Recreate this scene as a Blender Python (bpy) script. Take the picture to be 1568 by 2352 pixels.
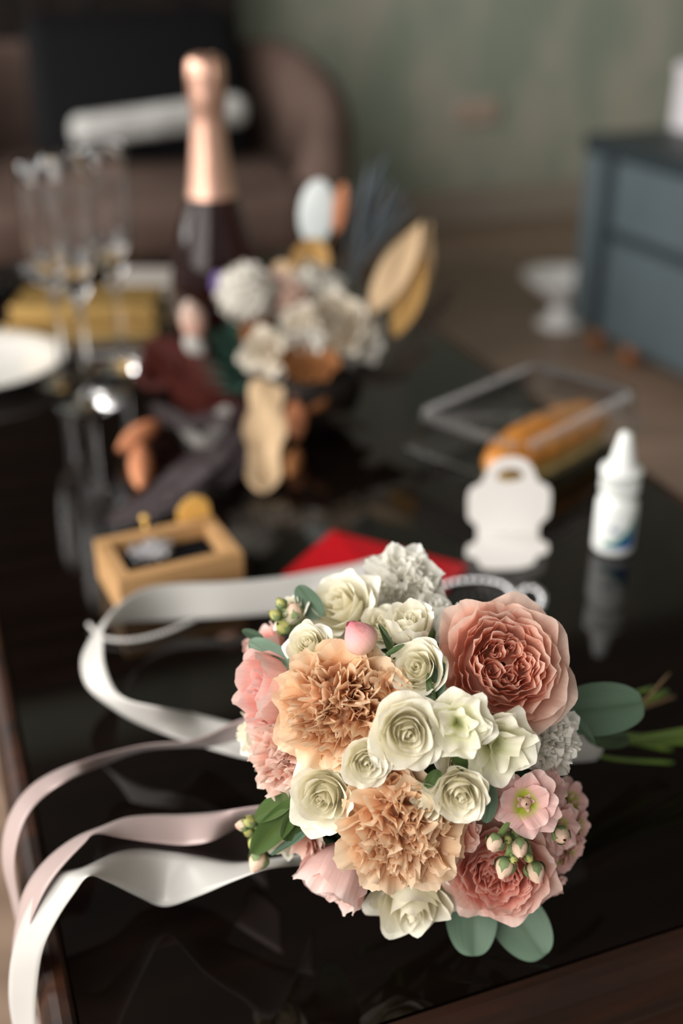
import bpy, math, random
import numpy as np
from mathutils import Vector, Matrix

# ------------------------------------------------------------------ camera, world, light
for o in list(bpy.data.objects):
    bpy.data.objects.remove(o)
SC = bpy.context.scene
COL = SC.collection
PITCH, FPX, CAMZ, T = math.radians(27.0), 2600.0, 0.863, 0.45      # T = height of the table top
cam_d = bpy.data.cameras.new('camera')
cam = bpy.data.objects.new('camera', cam_d)
COL.objects.link(cam)
cam.location = (0, 0, CAMZ)
cam.rotation_euler = (math.pi / 2 - PITCH, 0, 0)
cam_d.sensor_fit = 'HORIZONTAL'
cam_d.sensor_width = 36.0
cam_d.lens = FPX / 1568.0 * 36.0
cam_d.clip_start = 0.02
cam_d.dof.use_dof = True
cam_d.dof.focus_distance = 0.452
cam_d.dof.aperture_fstop = 5.2
SC.camera = cam

world = bpy.data.worlds.new('world')
SC.world = world
world.use_nodes = True
bg = world.node_tree.nodes['Background']
bg.inputs[0].default_value = (1.0, 0.975, 0.94, 1)
bg.inputs[1].default_value = 0.50

def area_light(name, loc, target, sx, sy, power, col):
    d = bpy.data.lights.new(name, 'AREA')
    d.shape = 'RECTANGLE'; d.size = sx; d.size_y = sy
    d.energy = power; d.color = col
    o = bpy.data.objects.new(name, d)
    COL.objects.link(o)
    o.location = loc
    o.rotation_euler = (Vector(target) - Vector(loc)).to_track_quat('-Z', 'Y').to_euler()
    return o
area_light('window_daylight', (-1.45, -0.85, 1.55), (0.0, 0.7, 0.45), 2.2, 1.9, 62.0, (1.0, 0.965, 0.91))
area_light('wall_fill_far', (-2.5, 1.6, 1.7), (0.9, 3.0, 0.5), 1.6, 1.7, 75.0, (1.0, 0.97, 0.93))  # area lamp added to brighten the back wall and chest
SC.view_settings.view_transform = 'Standard'
SC.view_settings.look = 'None'
SC.view_settings.exposure = 0.42
SC.view_settings.gamma = 1.0
SC.cycles.max_bounces = 9
SC.cycles.diffuse_bounces = 4
SC.cycles.glossy_bounces = 3
SC.cycles.transmission_bounces = 8
SC.cycles.transparent_max_bounces = 10
SC.view_settings.use_curve_mapping = False

# ------------------------------------------------------------------ helpers
cT, sT = math.cos(PITCH), math.sin(PITCH)
CAM = np.array([0, 0, CAMZ])
FW = np.array([0, cT, -sT]); RT = np.array([1.0, 0, 0]); DN = np.array([0, -sT, -cT]); UP = -DN
rng = np.random.default_rng(7)
random.seed(7)

def ray(x, y):
    return FW + (x - 784) / FPX * RT + (y - 1176) / FPX * DN
def tp(x, y, h=0.0, base=T):
    """point seen at (x, y) standing h above the table (or another base height)"""
    d = ray(x, y)
    return CAM + d * ((base + h - CAMZ) / d[2])
def pd(x, y, z):
    return CAM + ray(x, y) * z
def depth(p):
    return float((np.asarray(p) - CAM) @ FW)
def nrm(v):
    v = np.asarray(v, float)
    return v / (np.linalg.norm(v) + 1e-12)
def view_dir(x, y, z):
    """right, up, towards the camera -> world"""
    return nrm(x * RT + y * UP - z * FW)
def frame(z, x=None):
    """rotation matrix whose z axis is z"""
    z = nrm(z)
    x = np.array([0, 0, 1.0]) if x is None else np.asarray(x, float)
    if abs(nrm(x) @ z) > .98:
        x = np.array([1.0, 0.2, 0])
    x = nrm(x - (x @ z) * z)
    y = np.cross(z, x)
    return np.column_stack([x, y, z])
def mat4(R, loc):
    M = Matrix.Identity(4)
    for i in range(3):
        for j in range(3):
            M[i][j] = float(R[i][j])
        M[i][3] = float(loc[i])
    return M

def mesh_data(name, V, F, mat, smooth=True, attr=None):
    me = bpy.data.meshes.new(name)
    me.from_pydata([tuple(map(float, v)) for v in V], [], [tuple(int(i) for i in f) for f in F])
    if smooth:
        me.polygons.foreach_set('use_smooth', [True] * len(me.polygons))
    if mat is not None:
        me.materials.append(mat)
    if attr is not None:
        a = me.color_attributes.new('pc', 'FLOAT_COLOR', 'POINT')
        a.data.foreach_set('color', np.asarray(attr, np.float32).ravel())
    me.update()
    return me
def link(name, me, parent=None, loc=None, M=None):
    o = bpy.data.objects.new(name, me)
    COL.objects.link(o)
    if parent is not None:
        o.parent = parent
    if M is not None:
        o.matrix_basis = M
    elif loc is not None:
        o.location = tuple(map(float, loc))
    return o
def mk(name, V, F, mat, parent=None, smooth=True, attr=None, loc=None, M=None):
    return link(name, mesh_data(name, V, F, mat, smooth, attr), parent, loc, M)
def tag(o, label=None, cat=None, group=None, kind=None):
    if label: o['label'] = label
    if cat: o['category'] = cat
    if group: o['group'] = group
    if kind: o['kind'] = kind
    return o
def thing(name, loc, label, cat, group=None, rz=0.0):
    o = bpy.data.objects.new(name, None)
    COL.objects.link(o)
    o.empty_display_size = 0.02
    o.location = tuple(map(float, loc)); o.rotation_euler = (0, 0, rz)
    return tag(o, label, cat, group)

def grid_faces(nv, nu, off=0, close=False):
    F = []
    for i in range(nv - 1):
        for j in range(nu if close else nu - 1):
            j2 = (j + 1) % nu
            F.append((off + i * nu + j, off + i * nu + j2, off + (i + 1) * nu + j2, off + (i + 1) * nu + j))
    return F
def box(x0, x1, y0, y1, z0, z1, b=0.0):
    """box with a one-step chamfer b on every edge"""
    if b <= 0:
        V = [(x, y, z) for z in (z0, z1) for y in (y0, y1) for x in (x0, x1)]
        return V, [(0, 2, 3, 1), (4, 5, 7, 6), (0, 1, 5, 4), (2, 6, 7, 3), (0, 4, 6, 2), (1, 3, 7, 5)]
    return rounded_box(x0, x1, y0, y1, z0, z1, b, 2)
def rounded_box(x0, x1, y0, y1, z0, z1, r, n=3, rz=None):
    """rounded rectangle in plan (radius r), lofted with rounded top and bottom edges (radius rz)"""
    rz = r if rz is None else rz
    cx, cy = (x0 + x1) / 2, (y0 + y1) / 2
    hx, hy = (x1 - x0) / 2, (y1 - y0) / 2
    def ring(ins, z):
        P = []
        rr = max(r - ins, 1e-5)
        for q, (sx, sy) in enumerate(((1, 1), (-1, 1), (-1, -1), (1, -1))):
            for i in range(n + 1):
                a = math.pi / 2 * (q + i / n)
                P.append((cx + sx * (hx - r) + rr * math.cos(a), cy + sy * (hy - r) + rr * math.sin(a), z))
        return P
    V = []
    for i in range(n + 1):
        a = math.pi / 2 * i / n
        V += ring(rz * (1 - math.sin(a)) if rz <= r else r * (1 - math.sin(a)), z0 + rz * (1 - math.cos(a)))
    for i in range(n + 1):
        a = math.pi / 2 * (1 - i / n)
        V += ring(rz * (1 - math.sin(a)) if rz <= r else r * (1 - math.sin(a)), z1 - rz * (1 - math.cos(a)))
    m = 4 * (n + 1)
    rows = 2 * (n + 1)
    F = grid_faces(rows, m, 0, True)
    F.append(tuple(reversed(range(m)))); F.append(tuple(range((rows - 1) * m, rows * m)))
    return V, F
def lathe(prof, n=32, cap0=False, cap1=False):
    V, F = [], []
    for (r, z) in prof:
        for k in range(n):
            a = 2 * math.pi * k / n
            V.append((r * math.cos(a), r * math.sin(a), z))
    F = grid_faces(len(prof), n, 0, True)
    if cap0: F.append(tuple(reversed(range(n))))
    if cap1: F.append(tuple(range((len(prof) - 1) * n, len(prof) * n)))
    return V, F
def spline(P, n):
    """Catmull-Rom through the rows of P, n samples"""
    P = np.asarray(P, float)
    m = len(P)
    Q = np.vstack([2 * P[0] - P[1], P, 2 * P[-1] - P[-2]])
    out = []
    for s in np.linspace(0, m - 1, n):
        i = min(int(s), m - 2); t = s - i
        p0, p1, p2, p3 = Q[i], Q[i + 1], Q[i + 2], Q[i + 3]
        out.append(.5 * (2 * p1 + (p2 - p0) * t + (2 * p0 - 5 * p1 + 4 * p2 - p3) * t * t + (3 * p1 - p0 - 3 * p2 + p3) * t ** 3))
    return np.array(out)
def tube(P, r, n=8, cap=True):
    P = np.asarray(P, float)
    m = len(P)
    r = np.broadcast_to(np.asarray(r, float), (m,))
    V = []
    x = None
    for i in range(m):
        t = nrm(P[min(i + 1, m - 1)] - P[max(i - 1, 0)])
        Rm = frame(t, x if x is not None else None)
        x = Rm[:, 0]
        for k in range(n):
            a = 2 * math.pi * k / n
            V.append(P[i] + r[i] * (math.cos(a) * Rm[:, 0] + math.sin(a) * Rm[:, 1]))
    F = grid_faces(m, n, 0, True)
    if cap:
        F.append(tuple(reversed(range(n)))); F.append(tuple(range((m - 1) * n, m * n)))
    return V, F
def join(parts):
    V, F, off = [], [], 0
    for v, f in parts:
        V += [tuple(p) for p in v]; F += [tuple(i + off for i in q) for q in f]; off += len(v)
    return V, F
def xf(VF, R=None, loc=(0, 0, 0), s=1.0):
    V = np.asarray(VF[0], float) * s
    if R is not None:
        V = V @ np.asarray(R).T
    return V + np.asarray(loc), VF[1]
def rotz(a):
    c, s = math.cos(a), math.sin(a)
    return np.array([[c, -s, 0], [s, c, 0], [0, 0, 1.0]])
def ico(r, n=1):
    import bmesh
    bm = bmesh.new(); bmesh.ops.create_icosphere(bm, subdivisions=n, radius=r)
    V = [tuple(v.co) for v in bm.verts]; F = [tuple(v.index for v in f.verts) for f in bm.faces]
    bm.free()
    return V, F

# ------------------------------------------------------------------ materials
def pmat(name, col, rough=.5, spec=.5, metal=0, trans=0, ior=1.45, noise=None, bump=None, sheen=0, coat=0, alpha=None):
    """noise = (scale xyz, colour2, lo, hi) mottles the base colour; bump = (scale, strength)"""
    m = bpy.data.materials.new(name)
    m.use_nodes = True
    nt = m.node_tree; N = nt.nodes; b = N['Principled BSDF']
    b.inputs['Base Color'].default_value = (*col, 1)
    b.inputs['Roughness'].default_value = rough
    b.inputs['Specular IOR Level'].default_value = spec
    b.inputs['Metallic'].default_value = metal
    b.inputs['Transmission Weight'].default_value = trans
    b.inputs['IOR'].default_value = ior
    b.inputs['Sheen Weight'].default_value = sheen
    b.inputs['Coat Weight'].default_value = coat
    if noise or bump:
        tc = N.new('ShaderNodeTexCoord')
    if noise:
        sc, c2, lo, hi = noise
        mp = N.new('ShaderNodeMapping'); mp.inputs['Scale'].default_value = sc
        nz = N.new('ShaderNodeTexNoise'); nz.inputs['Scale'].default_value = 1; nz.inputs['Detail'].default_value = 5
        mr = N.new('ShaderNodeMapRange'); mr.inputs[1].default_value = lo; mr.inputs[2].default_value = hi
        mx = N.new('ShaderNodeMix'); mx.data_type = 'RGBA'
        mx.inputs[6].default_value = (*col, 1); mx.inputs[7].default_value = (*c2, 1)
        L = nt.links
        L.new(tc.outputs['Object'], mp.inputs[0]); L.new(mp.outputs[0], nz.inputs['Vector'])
        L.new(nz.outputs['Fac'], mr.inputs[0]); L.new(mr.outputs[0], mx.inputs[0]); L.new(mx.outputs[2], b.inputs['Base Color'])
    if bump:
        nz2 = N.new('ShaderNodeTexNoise'); nz2.inputs['Scale'].default_value = bump[0]; nz2.inputs['Detail'].default_value = 6
        bp = N.new('ShaderNodeBump'); bp.inputs['Strength'].default_value = bump[1]; bp.inputs['Distance'].default_value = .002
        nt.links.new(tc.outputs['Object'], nz2.inputs['Vector'])
        nt.links.new(nz2.outputs['Fac'], bp.inputs['Height']); nt.links.new(bp.outputs[0], b.inputs['Normal'])
    return m

def petal_mat(name, in_base, in_rim, out_base, out_rim, trans=.28, rough=.55, streak=.10, throat=None, edge=None):
    """colours run from petal base to rim (attribute t) and from the heart to the guard petals (attribute f)"""
    m = bpy.data.materials.new(name); m.use_nodes = True
    nt = m.node_tree; N = nt.nodes; L = nt.links
    b = N['Principled BSDF']; out = N['Material Output']
    at = N.new('ShaderNodeAttribute'); at.attribute_name = 'pc'
    sp = N.new('ShaderNodeSeparateColor'); L.new(at.outputs['Color'], sp.inputs[0])
    def mix(fac, c1, c2):
        mx = N.new('ShaderNodeMix'); mx.data_type = 'RGBA'
        L.new(fac, mx.inputs[0])
        for c, i in ((c1, 6), (c2, 7)):
            if isinstance(c, tuple): mx.inputs[i].default_value = (*c, 1)
            else: L.new(c, mx.inputs[i])
        return mx.outputs[2]
    ci = mix(sp.outputs[0], in_base, in_rim)
    co = mix(sp.outputs[0], out_base, out_rim)
    c = mix(sp.outputs[1], ci, co)
    if throat:
        mr = N.new('ShaderNodeMapRange'); mr.inputs[1].default_value = throat[1]; mr.inputs[2].default_value = throat[2]
        L.new(sp.outputs[0], mr.inputs[0])
        c = mix(mr.outputs[0], throat[0], c)
    if edge:
        me_ = N.new('ShaderNodeMapRange'); me_.inputs[1].default_value = .84; me_.inputs[2].default_value = .98; me_.inputs[4].default_value = .75
        L.new(sp.outputs[0], me_.inputs[0])
        c = mix(me_.outputs[0], c, edge)
    # fine lengthwise veins: noise stretched along the petal
    cmb = N.new('ShaderNodeCombineXYZ')
    ms = N.new('ShaderNodeMath'); ms.operation = 'MULTIPLY'; ms.inputs[1].default_value = 22
    mt = N.new('ShaderNodeMath'); mt.operation = 'MULTIPLY'; mt.inputs[1].default_value = 2.0
    L.new(at.outputs['Alpha'], ms.inputs[0]); L.new(sp.outputs[0], mt.inputs[0])
    L.new(ms.outputs[0], cmb.inputs[0]); L.new(mt.outputs[0], cmb.inputs[1])
    mz = N.new('ShaderNodeMath'); mz.operation = 'MULTIPLY'; mz.inputs[1].default_value = 40
    L.new(sp.outputs[2], mz.inputs[0]); L.new(mz.outputs[0], cmb.inputs[2])
    nz = N.new('ShaderNodeTexNoise'); nz.inputs['Scale'].default_value = 1; nz.inputs['Detail'].default_value = 3
    L.new(cmb.outputs[0], nz.inputs['Vector'])
    mr2 = N.new('ShaderNodeMapRange'); mr2.inputs[1].default_value = .3; mr2.inputs[2].default_value = .7
    mr2.inputs[3].default_value = 1 - streak; mr2.inputs[4].default_value = 1.0
    L.new(nz.outputs['Fac'], mr2.inputs[0])
    vm = N.new('ShaderNodeVectorMath'); vm.operation = 'SCALE'
    L.new(c, vm.inputs[0]); L.new(mr2.outputs[0], vm.inputs['Scale'])
    L.new(vm.outputs[0], b.inputs['Base Color'])
    b.inputs['Roughness'].default_value = rough
    b.inputs['Specular IOR Level'].default_value = .3
    bp = N.new('ShaderNodeBump'); bp.inputs['Strength'].default_value = .25; bp.inputs['Distance'].default_value = .0006
    L.new(nz.outputs['Fac'], bp.inputs['Height']); L.new(bp.outputs[0], b.inputs['Normal'])
    tr = N.new('ShaderNodeBsdfTranslucent'); L.new(vm.outputs[0], tr.inputs[0])
    ms2 = N.new('ShaderNodeMixShader'); ms2.inputs[0].default_value = trans
    L.new(b.outputs[0], ms2.inputs[1]); L.new(tr.outputs[0], ms2.inputs[2]); L.new(ms2.outputs[0], out.inputs[0])
    return m

def clear_mat(name, tint=(1, 1, 1), rough=.08, boost=1.0):
    """thin clear plastic: see-through with Fresnel reflection"""
    m = bpy.data.materials.new(name); m.use_nodes = True
    nt = m.node_tree; N = nt.nodes; L = nt.links
    N.remove(N['Principled BSDF'])
    t = N.new('ShaderNodeBsdfTransparent'); t.inputs[0].default_value = (*tint, 1)
    g = N.new('ShaderNodeBsdfGlossy'); g.inputs['Roughness'].default_value = rough
    fr = N.new('ShaderNodeFresnel'); fr.inputs[0].default_value = 1.5
    mm = N.new('ShaderNodeMath'); mm.operation = 'MULTIPLY'; mm.inputs[1].default_value = boost; mm.use_clamp = True
    ge = N.new('ShaderNodeNewGeometry')          # the node inverts the index on back faces: feed the inverse there, a thin sheet has no inside
    ir = N.new('ShaderNodeMapRange'); ir.inputs[3].default_value = 1.5; ir.inputs[4].default_value = 1 / 1.5
    L.new(ge.outputs['Backfacing'], ir.inputs[0]); L.new(ir.outputs[0], fr.inputs[0])
    L.new(fr.outputs[0], mm.inputs[0])
    mx = N.new('ShaderNodeMixShader')
    L.new(mm.outputs[0], mx.inputs[0]); L.new(t.outputs[0], mx.inputs[1]); L.new(g.outputs[0], mx.inputs[2])
    L.new(mx.outputs[0], N['Material Output'].inputs[0])
    return m

M = {}
M['top'] = pmat('table_top_gloss', (.0034, .0020, .0015), .05, .5, noise=((5, 60, 5), (.006, .0032, .0022), .4, .7))
M['rim'] = pmat('table_rim_wood', (.042, .013, .0045), .6, .25, noise=((6, 60, 30), (.014, .0055, .003), .35, .65))
M['floor'] = pmat('floor_laminate', (.29, .20, .145), .42, .35, noise=((3, 22, 1), (.19, .13, .092), .35, .65))
M['wall'] = pmat('wall_sage_plaster', (.42, .415, .345), .8, .3, noise=((4.5, 4.5, 2.6), (.285, .33, .265), .40, .60), bump=(30, .3))
M['ceil'] = pmat('ceiling_paint', (.11, .105, .10), .8)
M['base'] = pmat('baseboard_paint', (.34, .29, .24), .5)
M['dark'] = pmat('wardrobe_wood', (.011, .0065, .0045), .6, .25, noise=((30, 30, 3), (.006, .004, .003), .35, .65))
M['velvet'] = pmat('taupe_velvet', (.098, .066, .054), .9, .1, noise=((6, 6, 6), (.074, .049, .040), .4, .6))
M['blackcloth'] = pmat('black_nylon', (.003, .003, .0035), .8, .15)
M['whitecloth'] = pmat('grey_white_cloth', (.46, .455, .44), .8, noise=((20, 60, 20), (.32, .315, .30), .45, .6))
M['blue'] = pmat('blue_grey_leatherette', (.080, .105, .116), .5, .4, noise=((4, 4, 4), (.066, .088, .098), .4, .6))
M['bluedark'] = pmat('dark_slate_trim', (.018, .026, .030), .5)
M['footwood'] = pmat('orange_brown_wood', (.30, .10, .025), .4)
M['white'] = pmat('white_plastic', (.85, .84, .83), .35)
M['lilac'] = pmat('pale_lilac_card', (.60, .57, .60), .6)
M['socket'] = pmat('socket_plastic', (.50, .41, .34), .5)
M['socket_in'] = pmat('socket_well', (.44, .32, .25), .5)
M['china'] = pmat('white_china', (.70, .68, .64), .15, .5)
M['glass'] = pmat('clear_glass', (1, 1, 1), .0, .5, trans=1, ior=1.48)
M['wine'] = pmat('dark_rose_bottle_glass', (.06, .008, .005), .03, .3, trans=.85, ior=1.35)
M['foil'] = pmat('rose_gold_foil', (.62, .37, .28), .34, .5, metal=.85, bump=(260, .35))
M['gold'] = pmat('gold_card_lit', (.62, .40, .14), .32, .5, metal=.8)  # facing-angle brightness of the tray front put into this lighter gold
M['golddark'] = pmat('old_gold_card', (.40, .25, .08), .45, .5, metal=.6)
M['goldbright'] = pmat('polished_gold', (1.0, .62, .17), .4, .5, metal=.4)
M['paper'] = pmat('grey_paper', (.36, .33, .30), .6)
M['navy'] = pmat('navy_leather', (.012, .016, .024), .4)
M['kraft'] = pmat('light_plywood', (.50, .29, .13), .55, .3, noise=((8, 90, 90), (.40, .22, .09), .4, .65))
M['insert'] = pmat('black_velvet_insert', (.004, .005, .008), .9, .1)
M['silver'] = pmat('silver', (.86, .86, .88), .16, .5, metal=1)
M['crystal'] = pmat('crystal_stone', (.95, .95, 1), .02, .8, trans=.6, ior=1.9)
M['pearl'] = pmat('pearl_bead', (.80, .78, .76), .15, .6, coat=.6)
M['red'] = pmat('red_paper', (.50, .0025, .010), .5, .3)
M['card'] = pmat('white_card', (.78, .75, .72), .6)
M['glue'] = pmat('white_bottle_plastic', (.80, .82, .80), .3, .5)
M['labelblue'] = pmat('label_blue_print', (.006, .07, .30), .4)
M['labelgreen'] = pmat('label_green_print', (.02, .26, .14), .4)
M['bread'] = pmat('glazed_bread_crust', (.66, .26, .035), .35, .5, noise=((40, 40, 40), (.50, .17, .02), .4, .65), coat=.4)
M['crumb'] = pmat('pale_crumb', (.66, .44, .16), .7)
M['filling'] = pmat('yellow_green_filling', (.40, .30, .07), .5)
M['plastic'] = clear_mat('clear_clamshell_plastic', (.95, .95, .95), .12, 1.0)
M['plasticrib'] = pmat('clear_plastic_ridge', (.9, .9, .9), .15, .6, trans=.80, ior=1.3)
M['ribwhite'] = pmat('ivory_satin', (.50, .485, .46), .38, .5, sheen=.15)
M['ribpink'] = pmat('blush_satin', (.41, .31, .295), .36, .5, sheen=.15)
M['leaf'] = petal_mat('eucalyptus_leaf', (.085, .14, .085), (.115, .185, .125), (.085, .14, .085), (.115, .185, .125), .12, .5, .12)
M['leafgreen'] = petal_mat('glossy_green_leaf', (.065, .10, .025), (.060, .105, .028), (.065, .10, .025), (.060, .105, .028), .15, .3, .12)
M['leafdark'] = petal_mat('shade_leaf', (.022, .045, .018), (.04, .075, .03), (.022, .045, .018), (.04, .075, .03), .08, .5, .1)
M['sepal'] = petal_mat('bud_sepal', (.15, .22, .08), (.22, .29, .13), (.15, .22, .08), (.22, .29, .13), .15, .5, .12)
M['calyx'] = pmat('green_calyx', (.16, .23, .07), .5)
M['stem'] = pmat('green_stem', (.13, .22, .03), .4, noise=((30, 30, 30), (.09, .14, .03), .4, .6))
M['twig'] = pmat('brown_twig', (.20, .12, .06), .7)
M['peach'] = petal_mat('peach_garden_rose', (.93, .34, .20), (.93, .53, .39), (.91, .55, .43), (.92, .68, .58), .46, edge=(.95, .76, .67))
M['pink'] = petal_mat('pink_garden_rose', (.92, .30, .20), (.92, .49, .39), (.90, .54, .46), (.91, .64, .56), .46, edge=(.94, .72, .65))
M['apricot'] = petal_mat('apricot_carnation', (.95, .47, .24), (.95, .67, .44), (.90, .56, .29), (.93, .69, .46), .42, .6, .12, edge=(.95, .78, .58))
M['ivory'] = petal_mat('ivory_rose', (.92, .83, .52), (.94, .90, .74), (.92, .87, .66), (.94, .915, .82), .28, .5, .04)
M['white_fl'] = petal_mat('white_carnation', (.90, .87, .74), (.94, .925, .87), (.90, .88, .76), (.94, .93, .88), .45, .6, .05)
M['lisi'] = petal_mat('lisianthus_white', (.72, .76, .36), (.94, .90, .76), (.80, .80, .46), (.94, .92, .82), .30, .5, .05)
M['stock'] = petal_mat('pink_stock', (.86, .44, .42), (.88, .56, .53), (.86, .47, .45), (.88, .60, .56), .30, .55, .12, throat=((.46, .52, .05), .30, .60), edge=(.92, .72, .67))
M['budpink'] = petal_mat('pink_bud', (.88, .72, .50), (.88, .26, .30), (.88, .66, .50), (.90, .34, .38), .15, .4, .1)
M['budpale'] = petal_mat('pale_bud', (.60, .55, .26), (.88, .60, .47), (.70, .58, .36), (.88, .63, .50), .15, .5, .1)
M['budgreen'] = petal_mat('green_bud', (.26, .32, .08), (.58, .56, .20), (.26, .32, .08), (.58, .56, .20), .1, .5, .1)
M['blush'] = petal_mat('blush_lisianthus', (.90, .50, .42), (.90, .58, .52), (.86, .52, .48), (.90, .66, .61), .32, .55, .1, edge=(.94, .78, .73))
M['coral'] = petal_mat('coral_carnation', (.93, .46, .36), (.93, .62, .51), (.92, .62, .52), (.93, .75, .66), .35, .55, .1, edge=(.95, .80, .72))
M['rosepink'] = petal_mat('left_pink_rose', (.90, .24, .22), (.90, .42, .36), (.90, .54, .48), (.92, .68, .61), .32, edge=(.94, .76, .72))

# ------------------------------------------------------------------ the room and the table share one orientation
YAW = math.radians(20.6)
U = np.array([math.cos(YAW), math.sin(YAW), 0]); Wd = np.array([-math.sin(YAW), math.cos(YAW), 0])
O = tp(229.7, 2553)                        # inner front-left corner of the table top
RZ = rotz(YAW)
def tab(u, w, z=0.0):
    """table coordinates -> world; z from the floor"""
    p = O + u * U + w * Wd
    return np.array([p[0], p[1], z])
def room(name, VF, mat, kind='structure', parent=None, smooth=False):
    V, F = VF
    V = np.asarray(V, float)
    W = np.array([tab(p[0], p[1], p[2]) for p in V])
    o = mk(name, W, F, mat, parent, smooth)
    if kind and parent is None: o['kind'] = kind
    return o
WB = 3.15                                  # back wall, measured along the table's length
room('floor', box(-2.6, 3.4, -3.0, WB + .1, -.05, 0), M['floor'])
room('wall_back', box(-2.6, 3.4, WB, WB + .1, 0, 2.7), M['wall'])
room('ceiling', box(-2.6, 3.4, -3.0, WB + .1, 2.7, 2.8), M['ceil'])
room('wall_right', box(3.4, 3.5, -3.0, WB + .1, 0, 2.7), M['wall'])
V, F = join([box(-.05, 3.4, WB - .018, WB - .0005, 0.0005, .085), box(-.05, 3.4, WB - .012, WB - .0005, .085, .115)])
room('baseboard_back', (V, F), M['base'])

# wall socket
P = CAM + ray(1092, 255) * 1.0
d = ray(1092, 255); k = ((O + WB * Wd - CAM) @ Wd) / (d @ Wd); P = CAM + d * k
s = thing('wall_socket', P - Wd * .001, 'beige double power socket on the sage green wall', 'socket', rz=YAW)
V, F = rounded_box(-.075, .075, -.04, .04, 0, .012, .01, 3, .003)
Rw = np.column_stack([[1, 0, 0], [0, 0, 1], [0, -1, 0]])
mk('plate', np.asarray(V) @ Rw.T, F, M['socket'], s)
for x in (-.036, .036):
    V, F = lathe([(.024, .0118), (.024, .0135), (.021, .0135), (.019, .0125), (.0, .0125)], 20)
    mk('socket_well', np.asarray(V) @ Rw.T + [x, 0, 0], F, M['socket_in'], s)

# dark wardrobe against the back wall
def uw(px, py, z):
    p = tp(px, py, 0, z); q = p - O
    return q @ U, q @ Wd
d = ray(560, 60); k = ((O + (WB - .30) * Wd - CAM) @ Wd) / (d @ Wd); p = CAM + d * k
ur = (p - O) @ U
w0 = thing('wardrobe', tab(ur - 1.2, WB - .13, 0), 'dark brown wooden wardrobe behind the velvet armchair', 'wardrobe', rz=YAW)
mk('body', *box(-1.2, 1.2, -.12, .125, 0.002, 2.3), M['dark'], w0, False)
for i in range(4):
    x0 = -1.2 + .6 * i
    fr = join([box(x0 + .004, x0 + .596, -.142, -.1205, .08, 2.28), box(x0 + .004, x0 + .084, -.150, -.142, .08, 2.28), box(x0 + .516, x0 + .596, -.150, -.142, .08, 2.28),
               box(x0 + .084, x0 + .516, -.150, -.142, .08, .18), box(x0 + .084, x0 + .516, -.150, -.142, 2.18, 2.28), box(x0 + .084, x0 + .516, -.150, -.142, 1.0, 1.1)])
    dd = mk('door', *fr, M['dark'], w0, False)
    xk = x0 + (.54 if i % 2 == 0 else .06)
    mk('knob', *xf(lathe([(.0, 0), (.006, 0), (.006, .012), (.014, .02), (.012, .028), (0, .03)], 12), np.column_stack([[1, 0, 0], [0, 0, 1], [0, -1, 0]]), (xk, -.15, .95)), M['golddark'], dd)

# ---- coffee table
TW, TL, RW = .536, 1.28, .042
t = thing('coffee_table', tab(TW / 2, TL / 2, 0), 'dark glossy coffee table with brown wooden rim, carrying the bouquet', 'table', rz=YAW)
hx, hy = TW / 2, TL / 2
mk('tabletop', *box(-hx - .001, hx + .001, -hy - .001, hy + .001, T - .022, T), M['top'], t, False)
def rail(L, prof):
    V = []
    for x in (-L / 2, L / 2):
        V += [(x + (-(y) if x < 0 else y) * 1.0, y, z) for (y, z) in prof]
    n = len(prof)
    F = [(i, (i + 1) % n, n + (i + 1) % n, n + i) for i in range(n)]
    F += [tuple(reversed(range(n))), tuple(range(n, 2 * n))]
    return V, F
prof = [(y * .40 if y > .004 else y, z) for (y, z) in [(0.0005, T - .030), (0.0005, T - .0035), (.003, T - .0035), (.0045, T - .001), (.010, T + .001), (.020, T + .0008), (.030, T - .002), (.038, T - .009), (.041, T - .017), (.041, T - .026), (.036, T - .030), (.036, T - .036), (.030, T - .042), (.0, T - .042)]]
for ang, L, off in ((0, TW, hy), (math.pi / 2, TL, hx), (math.pi, TW, hy), (-math.pi / 2, TL, hx)):
    V, F = rail(L, prof)
    V = np.asarray(V) + [0, off, 0]
    r_ = mk('rim_rail', V @ rotz(ang).T, F, M['rim'], t, False)
for ang, L, off in ((0, TW, hy - .04), (math.pi / 2, TL, hx - .04), (math.pi, TW, hy - .04), (-math.pi / 2, TL, hx - .04)):
    V, F = box(-L / 2 + .05, L / 2 - .05, off, off + .018, T - .12, T - .0425)
    mk('apron', np.asarray(V) @ rotz(ang).T, F, M['rim'], t, False)
for sx in (-1, 1):
    for sy in (-1, 1):
        pr = [(.020, .001), (.022, .02), (.019, .06), (.024, .2), (.029, .29), (.024, .31), (.032, .33), (.032, T - .0425)]
        mk('leg', *xf(lathe(pr, 16, True, True), None, (sx * (hx - .03), sy * (hy - .03), 0)), M['rim'], t)

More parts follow.
